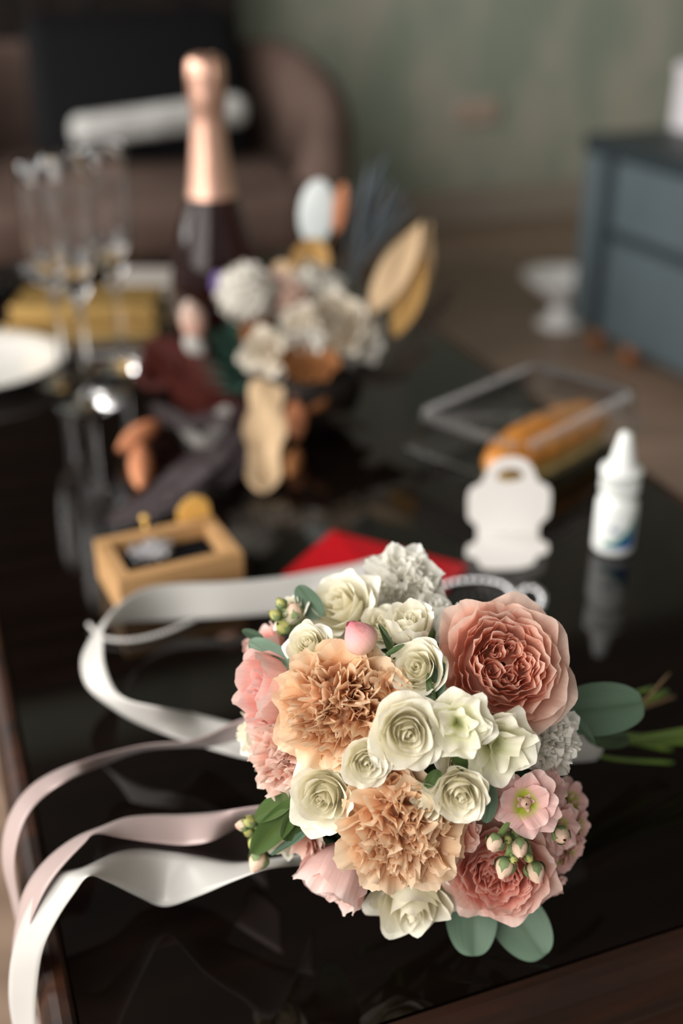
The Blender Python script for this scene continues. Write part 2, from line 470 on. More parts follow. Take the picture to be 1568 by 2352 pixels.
# ------------------------------------------------------------------ velvet tub armchair
def tub_chair():
    c = pd(272, 425, 2.48); c[2] = 0
    a = thing('tub_armchair', c, 'taupe brown velvet tub armchair behind the coffee table', 'armchair', rz=YAW * .6)
    V, F = rounded_box(-.40, .40, -.38, .30, .14, .30, .08, 4, .03)
    mk('seat_base', V, F, M['velvet'], a)
    V, F = rounded_box(-.385, .385, -.41, .28, .3005, .415, .09, 5, .045)
    mk('seat_cushion', V, F, M['velvet'], a)
    # curved shell: backrest that sweeps round into the arms
    V = []
    n, m = 41, 14
    for i in range(n):
        s = -1 + 2 * i / (n - 1)
        ang = s * math.radians(118)
        ht = .645 - .19 * max(0, (abs(s) - .45) / .55) ** 1.5
        rx, ry = .43, .40
        cx, cy = math.sin(ang), math.cos(ang)
        for j in range(m):
            b = 2 * math.pi * j / m
            th = .055
            rad = th * math.cos(b)
            zz = .16 + (ht - .16) * (.5 + .5 * math.copysign(abs(math.sin(b)) ** .35, math.sin(b)))
            lean = .05 * (zz - .16) / .5
            V.append(((rx + rad + lean) * cx, -.02 + (ry + rad + lean) * cy, zz))
    F = grid_faces(n, m, 0, True)
    F += [tuple(reversed(range(m))), tuple(range((n - 1) * m, n * m))]
    mk('backrest', V, F, M['velvet'], a)
    for sx in (-.3, .3):
        for sy in (-.28, .2):
            mk('leg', *xf(lathe([(.012, 0.001), (.02, .14)], 12, True, True), None, (sx, sy, 0)), M['dark'], a)
    return a
tub_chair()
# black bag with a white folded cloth across it, resting on the chair
b = thing('garment_bag', pd(360, 420, 2.56) * [1, 1, 0] + [0, 0, .416], 'black soft bag propped against the armchair backrest', 'bag', rz=YAW * .6)
V, F = rounded_box(-.26, .22, -.05, .05, 0, .29, .045, 4, .04)
V = np.asarray(V); V[:, 1] += .13 * (V[:, 2] / .2); V[:, 2] += .012 * np.sin(V[:, 0] * 14)* (V[:, 2] / .2)
mk('bag_body', V, F, M['blackcloth'], b)
mk('handle', *tube(spline([(-.12, .19, .28), (-.1, .18, .33), (0, .18, .35), (.1, .18, .33), (.12, .19, .28)], 20), .009, 8), M['blackcloth'], b)
p0 = pd(365, 262, 2.44)
b = thing('folded_cloth', p0 - [0, 0, .045], 'long white folded cloth lying across the black bag', 'cloth', rz=YAW * .6 + .03)
V, F = rounded_box(-.190, .190, -.03, .03, 0, .064, .028, 4, .025)
V = np.asarray(V); V[:, 2] += .022 * (V[:, 0] / .2) + .004 * np.sin(V[:, 0] * 60); V[:, 1] += .008 * np.sin(V[:, 0] * 23)
mk('cloth_fold', V, F, M['whitecloth'], b)
mk('cloth_edge', *xf(rounded_box(-.17, .17, -.036, -.032, 0, .018, .0014, 1), None, (0, 0, .03)), M['whitecloth'], b)

# ------------------------------------------------------------------ blue chest at the right
p = tp(1318, 726, 0.055, 0); q = p - O; cu, cw = q @ U, q @ Wd
ch = thing('storage_chest', tab(cu + .235, cw - .45, 0), 'blue grey upholstered chest with dark trim at the right edge', 'chest', rz=YAW + math.radians(1.5))
mk('body', *rounded_box(-.25, .25, -.45, .45, .056, .44, .03, 4, .012), M['blue'], ch)
mk('lid', *rounded_box(-.256, .256, -.456, .456, .4405, .475, .03, 4, .012), M['bluedark'], ch)
for w_ in (.33, -.33):
    mk('vertical_trim', *box(-.256, -.2495, w_ - .018, w_ + .018, .06, .438), M['bluedark'], ch, False)
mk('horizontal_trim', *box(-.2545, -.2495, -.43, .311, .275, .297), M['bluedark'], ch, False)
for sx in (-.2, .2):
    for sy in (-.38, .25, .38):
        if sy == .25 and sx > 0: continue
        mk('foot', *xf(lathe([(.018, 0.001), (.024, .0555)], 14, True, True), None, (sx, sy, 0)), M['footwood'], ch)
p = tab(cu + .26, cw - .45, 0)
pl = CAM + ray(1563, 262) * 2.5
lb = thing('paper_box', np.array([pl[0] + .06, pl[1], .4755]), 'pale lilac paper box standing on the chest lid', 'box', rz=YAW)
mk('carton', *rounded_box(-.06, .06, -.05, .05, 0, .115, .004, 1), M['lilac'], lb, False)
mk('carton_lid', *rounded_box(-.0625, .0625, -.0525, .0525, .1155, .14, .004, 1), M['lilac'], lb, False)

# white flared stand on the floor
p = tp(1283, 746, 0, 0)
st = thing('pedestal_stand', p, 'white flared pedestal stand on the floor beside the blue chest', 'stand')
st.scale = (1, 1, .80)
mk('foot', *lathe([(0, .001), (.055, .001), (.058, .006), (.05, .014), (.03, .026), (.021, .05), (.019, .06)], 28), M['white'], st)
mk('dish', *lathe([(.019, .0602), (.03, .078), (.05, .10), (.08, .128), (.096, .152), (.098, .158), (.092, .158), (.07, .135), (.03, .115), (0, .11)], 32), M['white'], st)

# ------------------------------------------------------------------ things at the back of the table
def on_table(px, py):
    return tp(px, py, 0.0006)
# plate
p = on_table(-52, 858)
pt = mk('plate', *lathe([(0, 0), (.05, 0), (.052, .002), (.075, .008), (.092, .015), (.0935, .0165), (.092, .0175), (.074, .011), (.056, .0055), (0, .005)], 48), M['china'], loc=p)
tag(pt, 'round white china plate cut off by the left frame edge', 'plate')
# champagne bottle
p = on_table(508, 880)
bt = thing('champagne_bottle', p, 'unopened sparkling wine bottle with rose gold foil neck', 'bottle')
mk('glass_body', *lathe([(0, .012), (.02, .010), (.036, .001), (.042, .001), (.0445, .005), (.0445, .105), (.0436, .119), (.0408, .137), (.0360, .155), (.0305, .171), (.0258, .184), (.0222, .197), (.0185, .22), (.0, .22)], 48), M['wine'], bt)
fp_ = [(.0242, .1905), (.0230, .196), (.0212, .207), (.0192, .223), (.0173, .240), (.0160, .256), (.0158, .264), (.0168, .270), (.0178, .276), (.0180, .284), (.0178, .290), (.0184, .298), (.0182, .306), (.0168, .312), (.013, .3155), (.006, .3165), (0, .3165)]
fo = mk('foil', *lathe(fp_, 40), M['foil'], bt)
for k in range(4):
    a = k * math.pi / 2 + .6
    mk('wire_rib', *tube([(.0181 * math.cos(a), .0181 * math.sin(a), .278), (.0184 * math.cos(a), .0184 * math.sin(a), .298), (.0172 * math.cos(a), .0172 * math.sin(a), .3115), (.008 * math.cos(a), .008 * math.sin(a), .3165)], .0012, 6), M['foil'], fo)
# flutes
def flute(px, py, label, s=1.0):
    f = thing('champagne_flute', on_table(px, py), label, 'glass', 'champagne flutes')
    stem_p = [(0, .0), (.033, .0), (.0345, .0012), (.033, .0024), (.018, .0042), (.008, .008), (.0042, .016), (.0034, .04), (.0036, .085), (.005, .098), (.0065, .104), (0, .1042)]
    bowl_p = [(0, .1045), (.007, .1052), (.013, .113), (.019, .130), (.0225, .152), (.0236, .18), (.0232, .21), (.0222, .238), (.0218, .2385), (.0214, .238), (.0222, .21), (.0226, .18), (.0214, .153), (.0178, .132), (.011, .118), (0, .114)]
    mk('stem_and_foot', *lathe([(r * s, z * s) for r, z in stem_p], 32), M['glass'], f)
    mk('bowl', *lathe([(r * s, z * s) for r, z in bowl_p], 32), M['glass'], f)
flute(205, 922, 'clear champagne flute standing nearest, in the middle of three', 1.0)
flute(146, 872, 'clear champagne flute behind, leftmost of the three', .93)
flute(283, 846, 'clear champagne flute behind, rightmost of the three, nearest the bottle', .97)
# navy notebook under the flutes' far side
p = on_table(290, 800)
nb = thing('notebook', p, 'dark navy closed notebook lying beside the champagne flutes', 'notebook', rz=YAW - .25)
mk('cover', *rounded_box(-.075, .075, -.035, .035, .0, .0018, .004, 2, .0005), M['navy'], nb)
mk('page_block', *box(-.071, .072, -.033, .033, .0019, .0075), M['paper'], nb, False)
mk('cover', *rounded_box(-.075, .075, -.035, .035, .0076, .0095, .004, 2, .0005), M['navy'], nb)
# gold box
p = on_table(205, 762)
gb = thing('chocolate_box', p, 'flat gold cardboard box lying behind the champagne flutes', 'box', rz=.02)
mk('tray', *rounded_box(-.09, .086, -.045, .04, 0, .020, .003, 1), M['gold'], gb, False)
mk('lid', *rounded_box(-.0795, .0845, -.038, .042, .0205, .043, .003, 1), M['golddark'], gb, False)
# paper packets and a small glass dish
p = on_table(335, 676)
for i, (dx, z, lab) in enumerate(((0, 0, 'grey paper packet at the bottom of the pair behind the gold box'), (.006, .0122, 'grey paper packet on top of the pair behind the gold box'))):
    e = thing('paper_packet', p + [dx, dx, z], lab, 'packet', 'paper packets', rz=.1 - .12 * i)
    mk('sleeve', *rounded_box(-.05, .05, -.035, .035, 0, .0115, .003, 1), M['paper'], e, False)
    mk('flap', *box(-.05, .05, -.006, .035, .0116, .0120), M['paper'], e, False)
p = on_table(45, 690)
gd = mk('glass_dish', *lathe([(0, 0), (.025, 0), (.04, .012), (.055, .032), (.056, .034), (.054, .034), (.038, .015), (.024, .004), (0, .004)], 32), M['glass'], loc=p)
tag(gd, 'small clear glass dish left of the gold box', 'dish')

# ------------------------------------------------------------------ glue bottle
p = on_table(1405, 1259)
g = thing('glue_bottle', p, 'small white dropper bottle with blue and green label', 'bottle')
mk('bottle_body', *lathe([(0, .0), (.0125, 0), (.0148, .0015), (.0153, .004), (.0153, .038), (.0145, .0415), (.0125, .044), (.0125, .0475), (0, .0475)], 40), M['glue'], g)
cap = mk('cap', *lathe([(.0120, .0478), (.0138, .0480), (.0140, .050), (.0136, .062), (.0152, .0625), (.0155, .065), (.0150, .0675), (.0105, .069), (.0095, .071), (.0052, .091), (.0040, .0945), (.0, .0955)], 40), M['glue'], g)
for k in range(30):
    a = 2 * math.pi * k / 30
    mk('grip_ridge', *box(.0134, .0144, -.0006, .0006, .0495, .0615), M['glue'], cap, False).rotation_euler = (0, 0, a)
def wrap_patch(fn_lo, fn_hi, a0, a1, r, n=24):
    V = []
    for i in range(n + 1):
        s = i / n; a = a0 + (a1 - a0) * s
        for z in (fn_lo(s), fn_hi(s)):
            V.append((r * math.cos(a), r * math.sin(a), z))
    return V, grid_faces(n + 1, 2)
A0, A1 = math.radians(-132), math.radians(-42)
mk('label_blue', *wrap_patch(lambda s: .0075, lambda s: .0085 + .019 * s ** 2.2, A0, A1, .01545), M['labelblue'], g)
mk('label_green', *wrap_patch(lambda s: .0087 + .019 * s ** 2.2, lambda s: .0115 + .0225 * s ** 2.0, A0, A1, .01545), M['labelgreen'], g)
def text_mesh(s, size):
    c = bpy.data.curves.new('lettering', 'FONT'); c.body = s; c.size = size; c.align_x = 'CENTER'
    o = bpy.data.objects.new('lettering_source', c); COL.objects.link(o)
    me = bpy.data.meshes.new_from_object(o.evaluated_get(bpy.context.evaluated_depsgraph_get()))
    bpy.data.objects.remove(o); bpy.data.curves.remove(c)
    return me
me = text_mesh('Ag', .0085)
ac = math.radians(-104)
for v in me.vertices:
    x, z = v.co.x, v.co.y
    a = ac + x / .0155
    v.co = (.0155 * math.cos(a), .0155 * math.sin(a), z + .0205)
me.materials.append(M['labelblue'])
link('lettering', me, g)

# ------------------------------------------------------------------ white die-cut card
def die_card():
    hp = tp(1166, 1226, .0012)
    c = thing('earring_card', hp, 'white die-cut jewellery card standing folded with hanging hole', 'card', rz=math.radians(4))
    S = 1 / 3250.0
    # outline of the upright panel in (x, up) with the fold at y = 0, right half mirrored
    def sheet(outline, hole, R):
        import bmesh
        bm = bmesh.new()
        vs = [bm.verts.new((x * S, y * S, 0)) for x, y in outline]
        es = [bm.edges.new((vs[i], vs[(i + 1) % len(vs)])) for i in range(len(vs))]
        if hole:
            hv = [bm.verts.new((x * S, y * S, 0)) for x, y in hole]
            es += [bm.edges.new((hv[i], hv[(i + 1) % len(hv)])) for i in range(len(hv))]
        bmesh.ops.triangle_fill(bm, edges=es, use_beauty=True)
        bmesh.ops.recalc_face_normals(bm, faces=bm.faces)
        V = [tuple(v.co) for v in bm.verts]; F = [tuple(v.index for v in f.verts) for f in bm.faces]
        bm.free()
        n = len(V); th = .0009
        V2 = V + [(x, y, -th) for x, y, z in V]
        cnt = {}
        for f in F:
            for i in range(len(f)):
                e = (f[i], f[(i + 1) % len(f)]); cnt[e] = 1
        F2 = list(F) + [tuple(reversed([i + n for i in f])) for f in F]
        for (a, b) in list(cnt):
            if (b, a) not in cnt:
                F2.append((b, a, a + n, b + n))
        return np.asarray(V2) @ R.T, F2
    def smooth(poly, n=4):
        P = np.asarray(poly, float)
        return [tuple(p) for p in spline(np.vstack([P]), n * (len(P) - 1) + 1)]
    right = [(78, 0), (80, 22), (100, 42), (103, 60), (104, 100), (96, 122), (72, 136), (60, 160), (48, 182), (26, 197), (0, 201)]
    r = smooth(right)
    outl = r + [(-x, y) for x, y in reversed(r[:-1])]
    hole = [(0 + 34 * math.cos(a), 150 + 13 * math.sin(a) + (9 if math.sin(a) > 0 else 0) * math.cos(a) ** 2 * 0 + (8 * math.sin(a) if math.sin(a) > 0 else 0)) for a in np.linspace(0, 2 * math.pi, 24, endpoint=False)]
    lean = math.radians(8)
    Rup = np.column_stack([[1, 0, 0], [0, math.sin(lean), math.cos(lean)], [0, -math.cos(lean), math.sin(lean)]])
    mk('upright_panel', *sheet(outl, hole, Rup), M['card'], c, False)
    flap = [(78, 0), (80, -35), (98, -52), (102, -80), (96, -105), (72, -120), (66, -150), (40, -170), (0, -174)]
    r = smooth(flap)
    outl = r + [(-x, y) for x, y in reversed(r[:-1])]
    tl = math.radians(2)
    Rfl = np.column_stack([[1, 0, 0], [0, math.cos(tl), math.sin(tl)], [0, -math.sin(tl), math.cos(tl)]])
    mk('folded_flap', *sheet(outl, None, np.column_stack([[1, 0, 0], [.22, 1, 0.0], [0, 0, 1]])), M['card'], c, False)
die_card()

# ------------------------------------------------------------------ red envelope
pb, pl_, pr = tp(765, 1222, .002), tp(668, 1330, .002), tp(1075, 1300, .002)
e1 = nrm((pr - pb) * [1, 1, 0]); e2 = np.array([e1[1], -e1[0], 0])
Lx = float(np.linalg.norm(pr - pb)); Ly = float(max((pl_ - pb) @ e2, .06))
rv = thing('envelope', pb * [1, 1, 0] + [0, 0, T + .0006], 'bright red paper envelope lying flat behind the bouquet', 'envelope', rz=math.atan2(e1[1], e1[0]))
mk('envelope_body', *rounded_box(0, Lx, -Ly, 0, 0, .0024, .0012, 2, .0008), M['red'], rv)
V = [(0, -Ly, .0026), (0, 0, .0026), (Lx * .45, -Ly / 2, .0034)]
V2 = V + [(x, y, z + .0006) for x, y, z in V]
mk('flap', V2, [(0, 2, 1), (3, 4, 5), (0, 1, 4, 3), (1, 2, 5, 4), (2, 0, 3, 5)], M['red'], rv, False)

# ------------------------------------------------------------------ wooden ring box
hB = .030
ca, cb, cc, cd = tp(211, 1242, hB), tp(488, 1184, hB), tp(556, 1272, hB), tp(277, 1335, hB)
cen = (ca + cb + cc + cd) / 4
ex = nrm(((cb - ca) + (cc - cd)) * [1, 1, 0]); ey = np.array([-ex[1], ex[0], 0])
lx = float(((cb - ca) + (cc - cd)) @ ex / 4); ly = float(abs(((cb - cc) + (ca - cd)) @ ey / 4))
rb = thing('ring_box', cen * [1, 1, 0] + [0, 0, T + .0006], 'open light wooden jewellery box with black velvet insert', 'box', rz=math.atan2(ex[1], ex[0]))
wt = .009
mk('bottom_board', *box(-lx, lx, -ly, ly, 0, .004), M['kraft'], rb, False)
mk('side_board', *box(-lx, lx, -ly, -ly + wt, .0042, hB), M['kraft'], rb, False)
mk('side_board', *box(-lx, lx, ly - wt, ly, .0042, hB), M['kraft'], rb, False)
mk('end_board', *box(-lx, -lx + wt, -ly + wt + .0002, ly - wt - .0002, .0042, hB), M['kraft'], rb, False)
mk('end_board', *box(lx - wt, lx, -ly + wt + .0002, ly - wt - .0002, .0042, hB), M['kraft'], rb, False)
mk('insert', *rounded_box(-lx + wt + .0003, lx - wt - .0003, -ly + wt + .0003, ly - wt - .0003, .0043, .019, .002, 2), M['insert'], rb)
# crystal earrings in it
br = thing('crystal_brooch', tp(345, 1276, .0192), 'sparkling silver brooch lying in the wooden jewellery box', 'jewellery', rz=math.atan2(ex[1], ex[0]))
parts = []
for k in range(7):
    a = -2.6 + k * .62
    parts.append(tube(spline([(-.004, 0, .0015), (.5 * .016 * math.cos(a), .5 * .012 * math.sin(a), .003), (.016 * math.cos(a), .012 * math.sin(a), .0018)], 8), [.0012] * 8, 6))
parts.append(lathe([(.006, 0), (.007, .001), (.005, .0022), (0, .0024)], 16))
mk('setting', *join(parts), M['silver'], br)
gem = mesh_data('stone', *ico(.0022, 1), M['crystal'], False)
for k in range(34):
    a = random.uniform(0, 6.28); r_ = random.uniform(0, 1) ** .5
    link('stone', gem, br, loc=(.017 * r_ * math.cos(a) + .001, .010 * r_ * math.sin(a), .0045 + .004 * (1 - r_) + random.uniform(0, .002)))
# gold trinkets behind the box
pg = tp(452, 1196, .030)
pg = cen + ey * (ly + .0035) + ex * float((pg - cen) @ ex); pg[2] = T + .0006
gt = thing('gold_hair_comb', pg, 'shiny gold comb leaning up behind the wooden jewellery box', 'hair comb', rz=math.atan2(ex[1], ex[0]))
V = []
n = 26
for i in range(n + 1):
    s = i / n; x = -.0125 + .025 * s
    top = .034 + .0135 * math.sqrt(max(0, 1 - (2 * s - 1) ** 2)) * (1 - .25 * (1 - s)) + (.0016 * math.sin(i * 1.9) if s < .6 else 0)
    for (y, z) in ((-.0008, 0), (.0008, 0), (.0008, top), (-.0008, top)):
        V.append((x, y, z))
F = grid_faces(n + 1, 4, 0, True) + [(3, 2, 1, 0), tuple(range(4 * n, 4 * n + 4))]
mk('comb_plate', V, F, M['goldbright'], gt, False)
pg2 = cen + ey * (ly + .004) + ex * float((tp(326, 1200, .03) - cen) @ ex); pg2[2] = T + .0006
gp = thing('gold_pin', pg2, 'tiny gold pin head showing over the jewellery box edge', 'pin')
mk('shank', *tube([(0, 0, 0), (0, 0, .034)], .0009, 8), M['goldbright'], gp)
mk('pin_head', *xf(ico(.0028, 2), None, (0, 0, .0365)), M['goldbright'], gp)

# ------------------------------------------------------------------ beaded chains
def bead_chain(name, pts, n, r, label, mat, cat='necklace'):
    P = spline(pts, 400)
    L = np.concatenate([[0], np.cumsum(np.linalg.norm(np.diff(P, axis=0), axis=1))])
    base = P[0] * [1, 1, 0] + [0, 0, T + .0004]
    th = thing(name, base, label, cat)
    me = mesh_data('bead', *ico(r, 2), mat)
    n = int(L[-1] / (2.05 * r)) if n is None else n
    for s in np.linspace(0, L[-1], n):
        i = min(np.searchsorted(L, s), 399)
        link('bead', me, th, loc=P[i] - base)
    mk('thread', *tube(P[::8] - base, r * .25, 5), M['silver'], th)
hh = .0032
bead_chain('pearl_strand', [tp(x, y, hh) for x, y in ((205, 1435), (235, 1464), (300, 1470), (370, 1455), (430, 1430), (480, 1405), (540, 1370))], None, .0015, 'thin silvery beaded chain beside the upper white ribbon', M['pearl'])
bead_chain('rhinestone_bracelet', [tp(x, y, hh + .002) for x, y in ((1000, 1352), (1050, 1336), (1110, 1332), (1160, 1345), (1178, 1372), (1158, 1400), (1120, 1402), (1150, 1420), (1190, 1400), (1195, 1362), (1222, 1350), (1246, 1370), (1240, 1396), (1215, 1412))], None, .0027, 'looped crystal rhinestone bracelet behind the big peach rose', M['silver'], 'bracelet')

# ------------------------------------------------------------------ clamshell with a filled bun
hL = .050
ka, kb, kc, kd = tp(965, 945, hL), tp(1232, 842, hL), tp(1462, 905, hL), tp(1196, 1046, hL)
kcen = (ka + kb + kc + kd) / 4
kx = nrm(((kb - ka) + (kc - kd)) * [1, 1, 0]); ky = np.array([-kx[1], kx[0], 0])
klx = float(((kb - ka) + (kc - kd)) @ kx / 4); kly = float(abs(((kb - kc) + (ka - kd)) @ ky / 4))
kang = math.atan2(kx[1], kx[0])
cl = thing('clamshell_box', kcen * [1, 1, 0] + [0, 0, T + .0006], 'clear plastic clamshell food box holding a bun', 'food box', rz=kang)
def tray_shell(x, y, z0, z1, flare, thick=.0005, r=.012):
    """open shell: bottom ring at z0 and rim at z1 + flange"""
    V = []
    rows = [(-flare, z0 + .0), (-flare * .6, z0 + .002), (0, z1), (.006, z1), (.007, z1 + (.0015 if z1 > z0 else -.0015))]
    n = 5
    for ins, z in rows:
        for qd, (sx, sy) in enumerate(((1, 1), (-1, 1), (-1, -1), (1, -1))):
            for i in range(n + 1):
                a = math.pi / 2 * (qd + i / n)
                V.append((sx * (x + ins - r) + r * math.cos(a), sy * (y + ins - r) + r * math.sin(a), z))
    m = 4 * (n + 1)
    F = grid_faces(len(rows), m, 0, True)
    F.append(tuple(range(m)))
    return V, F
mk('tray', *tray_shell(klx + .004, kly + .004, 0.0, .020, .008), M['plastic'], cl)
lid = mk('lid', *tray_shell(klx + .004, kly + .004, hL + .002, .0225, .006), M['plastic'], cl)
def ridges():
    parts = []
    for sy in (-1, 1):
        for x in np.arange(-klx + .01, klx - .008, .0062):
            parts.append(xf(tube([(x, sy * (kly - .005), hL + .0022), (x, sy * (kly - .002), hL + .0030), (x, sy * (kly + .001), hL - .003)], .0011, 5)))
    for sx in (-1, 1):
        for y in np.arange(-kly + .01, kly - .008, .0062):
            parts.append(xf(tube([(sx * (klx - .005), y, hL + .0022), (sx * (klx - .002), y, hL + .0030), (sx * (klx + .001), y, hL - .003)], .0011, 5)))
    return join(parts)
rd = mk('edge_ridges', *ridges(), M['plasticrib'], lid); rd['kind'] = 'stuff'
def loaf(L, Wd_, H, n=28, m=18, zlo=0.0, flat=.0):
    V = []
    for i in range(n + 1):
        s = -1 + 2 * i / n
        k = max(1e-3, (1 - abs(s) ** 2.6)) ** .5
        for j in range(m):
            a = 2 * math.pi * j / m
            y = Wd_ * k * math.cos(a); z = H * k * (math.sin(a) if math.sin(a) > 0 else flat * math.sin(a))
            w = 1 + .025 * math.sin(s * 17 + 2 * a)
            V.append((L * s, y * w, zlo + z * w))
    return V, grid_faces(n + 1, m, 0, True)
pb_ = on_table(1266, 1062)
q_ = pb_ - kcen; bx_, by_ = float(q_ @ kx), float(q_ @ ky)
bx_ = min(max(bx_, -klx + .088), klx - .088); by_ = max(by_, -kly + .032)
pb_ = kcen * [1, 1, 0] + kx * bx_ + ky * by_ + [0, 0, T + .0006]
bun = thing('filled_bun', pb_ + [0, 0, .0035], 'golden glazed bun with pale filling inside the clear box', 'bun', rz=kang)
mk('bottom_bun', *loaf(.082, .0235, .006, zlo=.008, flat=1.0), M['crumb'], bun)
mk('filling', *loaf(.083, .0255, .004, zlo=.0165, flat=1.0), M['filling'], bun)
mk('top_bun', *loaf(.085, .0265, .0240, zlo=.0200, flat=.12), M['bread'], bun)

# ------------------------------------------------------------------ petals
def petal(rb, rt, h, W, k=2.5, q=3.0, m=1.0, drop=0.0, a=0.0, cf=1.0, Rmin=.003, ruf=0.0, nf=3.0, ser=0.0, tipd=.3, point=0.0,
          ecurl=0.0, nu=9, nv=8, f=0.0, vm=.65, b=.35, lean=0.0, z0=0.0, off=(0, 0), rag=0.0):
    s = np.linspace(-1, 1, nu)[None, :]; v = np.linspace(0, 1, nv)[:, None]
    ph = rng.uniform(0, 6.28, 4)
    tip = 1 - tipd * np.abs(s) ** 2.4 + point * (np.exp(-(s / .28) ** 2))
    tip = tip + rag * np.sin(s * 4.1 + ph[3])
    if ser > 0:
        tip = tip + ser * (rng.random((1, nu)) - .5) * 2
    t = v * tip
    w = W / 2 * (b + (1 - b) * np.sin(np.minimum(1, v / vm) * math.pi / 2))
    x = s * w
    def prof(t):
        tt = np.clip(1 - t, 0, 1)
        return rb * (1 - tt ** k) + (rt - rb) * np.maximum(t, 0) ** q, z0 + h * np.maximum(t, 1e-6) ** m - drop * np.maximum(0, t - .55) ** 2 / .2
    r, z = prof(t)
    r2, z2 = prof(t + .02)
    dr, dz = r2 - r, z2 - z
    nn = np.sqrt(dr * dr + dz * dz) + 1e-9
    nr, nz = dz / nn, -dr / nn
    Rc = np.maximum(r * cf, Rmin)
    ang = np.clip(x / Rc, -2.9, 2.9)
    size = math.hypot(max(rb, rt), h)
    disp = ruf * size * t ** 1.7 * (np.sin(nf * math.pi * s + ph[0]) + .55 * np.sin(nf * 2.17 * math.pi * s + ph[1]) * t) + ecurl * size * np.abs(s) ** 3 * t + .02 * size * t * np.sin(2.5 * s + ph[2])
    rr = r - Rc + Rc * np.cos(ang) + disp * nr * np.cos(ang)
    tt_ = Rc * np.sin(ang) + disp * nr * np.sin(ang)
    zz = z + disp * nz + lean * x
    ca, sa = math.cos(a), math.sin(a)
    X = rr * ca - tt_ * sa + off[0]; Y = rr * sa + tt_ * ca + off[1]
    V = np.stack([X, Y, zz + 0 * X], -1).reshape(-1, 3)
    rnd = rng.random()
    A = np.stack([np.clip(t, 0, 1) + 0 * X, np.full_like(X, f), np.full_like(X, rnd), (s + 1) / 2 + 0 * X], -1).reshape(-1, 4)
    return V, grid_faces(nv, nu), A
def heart(ps):
    """join petals into one mesh, all growing from one shared base vertex"""
    V = [np.zeros((1, 3))]; A = [np.array([[0, 0, 0, .5]])]; F = []; off = 1
    for (v, f, a) in ps:
        V.append(v); A.append(a)
        F += [tuple(i + off for i in q) for q in f]
        off += len(v)
    nuv = []
    V = np.vstack(V); A = np.vstack(A)
    # tie every petal to the shared vertex with one small triangle
    o = 1
    for (v, f, a) in ps:
        nu = f[0][3] - f[0][0]
        F.append((0, o + nu // 2 + 1, o + nu // 2)); o += len(v)
    return V, F, A
GA = 2.39996
def core(r, h, f, t=.55, n=14, m=7):
    """dome of packed inner petals that closes the heart"""
    V = np.array([(r * math.cos(b) * math.cos(a), r * math.cos(b) * math.sin(a), h * (.25 + .75 * math.sin(b))) for b in np.linspace(0, 1.5, m) for a in np.linspace(0, 2 * math.pi, n)])
    return V, grid_faces(m, n), np.tile([t, f, .4, .5], (len(V), 1))
def rose(R, n_in=15, n_out=8, H=None, open_=1.0):
    H = R * 1.15 if H is None else H
    inn, out = [], []
    for i in range(n_in):
        f = i / (n_in - 1)
        rb = R * (.045 + .50 * f ** 1.15)
        inn.append(petal(rb, rb * (.96 + .34 * f), H * (1.02 - .13 * f + .02 * rng.uniform(-1, 1)), rb * 2.5 + .10 * R, k=4.0, q=5, m=1.0, a=i * GA * 1.02 + .25 * rng.normal(), ruf=.016, nf=1.5, tipd=.24, point=.06,
                         ecurl=.05 * f, nu=13, nv=11, f=.6 * f, Rmin=.0012, lean=.10 * rng.uniform(-1, 1), rag=.03))
    for i in range(n_out):
        g = i / (n_out - 1)
        out.append(petal(R * (.58 + .18 * g), R * (.80 + .30 * g * open_), H * (.90 - .28 * g * open_), R * (1.30 + .18 * g), k=3.2, q=3.5, a=i * GA + .5 + .15 * rng.normal(), ruf=.028, nf=1.2 + .8 * rng.random(), tipd=.28, point=.08 * rng.random(), drop=H * .18 * g * open_,
                         ecurl=.09, nu=15, nv=12, f=.7 + .3 * g, lean=.12 * rng.uniform(-1, 1), rag=.04))
    inn.append(core(R * .40, H * .62, .2))
    return inn, out, H
def garden_rose(R, n_in=70, n_out=13, H=None):
    H = R * .80 if H is None else H
    inn, out = [], []
    # quartered heart: small swirls set round the centre
    for qd in range(5):
        a0 = qd * 2 * math.pi / 5 + .3
        ox, oy = .20 * R * math.cos(a0), .20 * R * math.sin(a0)
        for i in range(5):
            rb = R * (.028 + .028 * i)
            inn.append(petal(rb, rb * 1.1, H * (.80 + .03 * i + .03 * rng.uniform(-1, 1)), rb * 2.4 + .05 * R, k=4, a=a0 + 2.2 * rng.uniform(-1, 1) + i * 1.3, ruf=.02, nf=2, tipd=.2, nu=8, nv=7, f=.05, Rmin=.0012, off=(ox, oy), rag=.05))
    for i in range(n_in - 25):
        f = i / (n_in - 26)
        rb = R * (.27 + .40 * f + .03 * rng.uniform(-1, 1))
        inn.append(petal(rb, rb * (1.0 + .14 * f), H * (.90 + .10 * math.sin(f * 3.0) - .10 * f + .07 * rng.uniform(-1, 1)), R * (.40 + .45 * f * rng.uniform(.7, 1.2)), k=4, a=i * GA + .3 * rng.normal(), ruf=.03, nf=1.6 + 1.2 * rng.random(), tipd=.22, nu=11, nv=8, f=.1 + .5 * f, cf=.8 + .2 * f,
                         ecurl=-.03, lean=.12 * rng.uniform(-1, 1), rag=.05))
    for i in range(n_out):
        g = i / (n_out - 1)
        out.append(petal(R * (.68 + .12 * g), R * (.82 + .26 * g), H * (.88 - .42 * g), R * (.86 + .22 * g), k=3.0, q=3, a=i * GA + .2 + .2 * rng.normal(), ruf=.038, nf=1.4 + rng.random(), tipd=.24, point=.08 * rng.random(), drop=H * .14 * g, ecurl=.05 * rng.uniform(-.6, 1.4), nu=15, nv=10, f=.7 + .3 * g,
                         lean=.10 * rng.uniform(-1, 1), rag=.05))
    inn.append(core(R * .66, H * .52, .2, .5))
    return inn, out, H
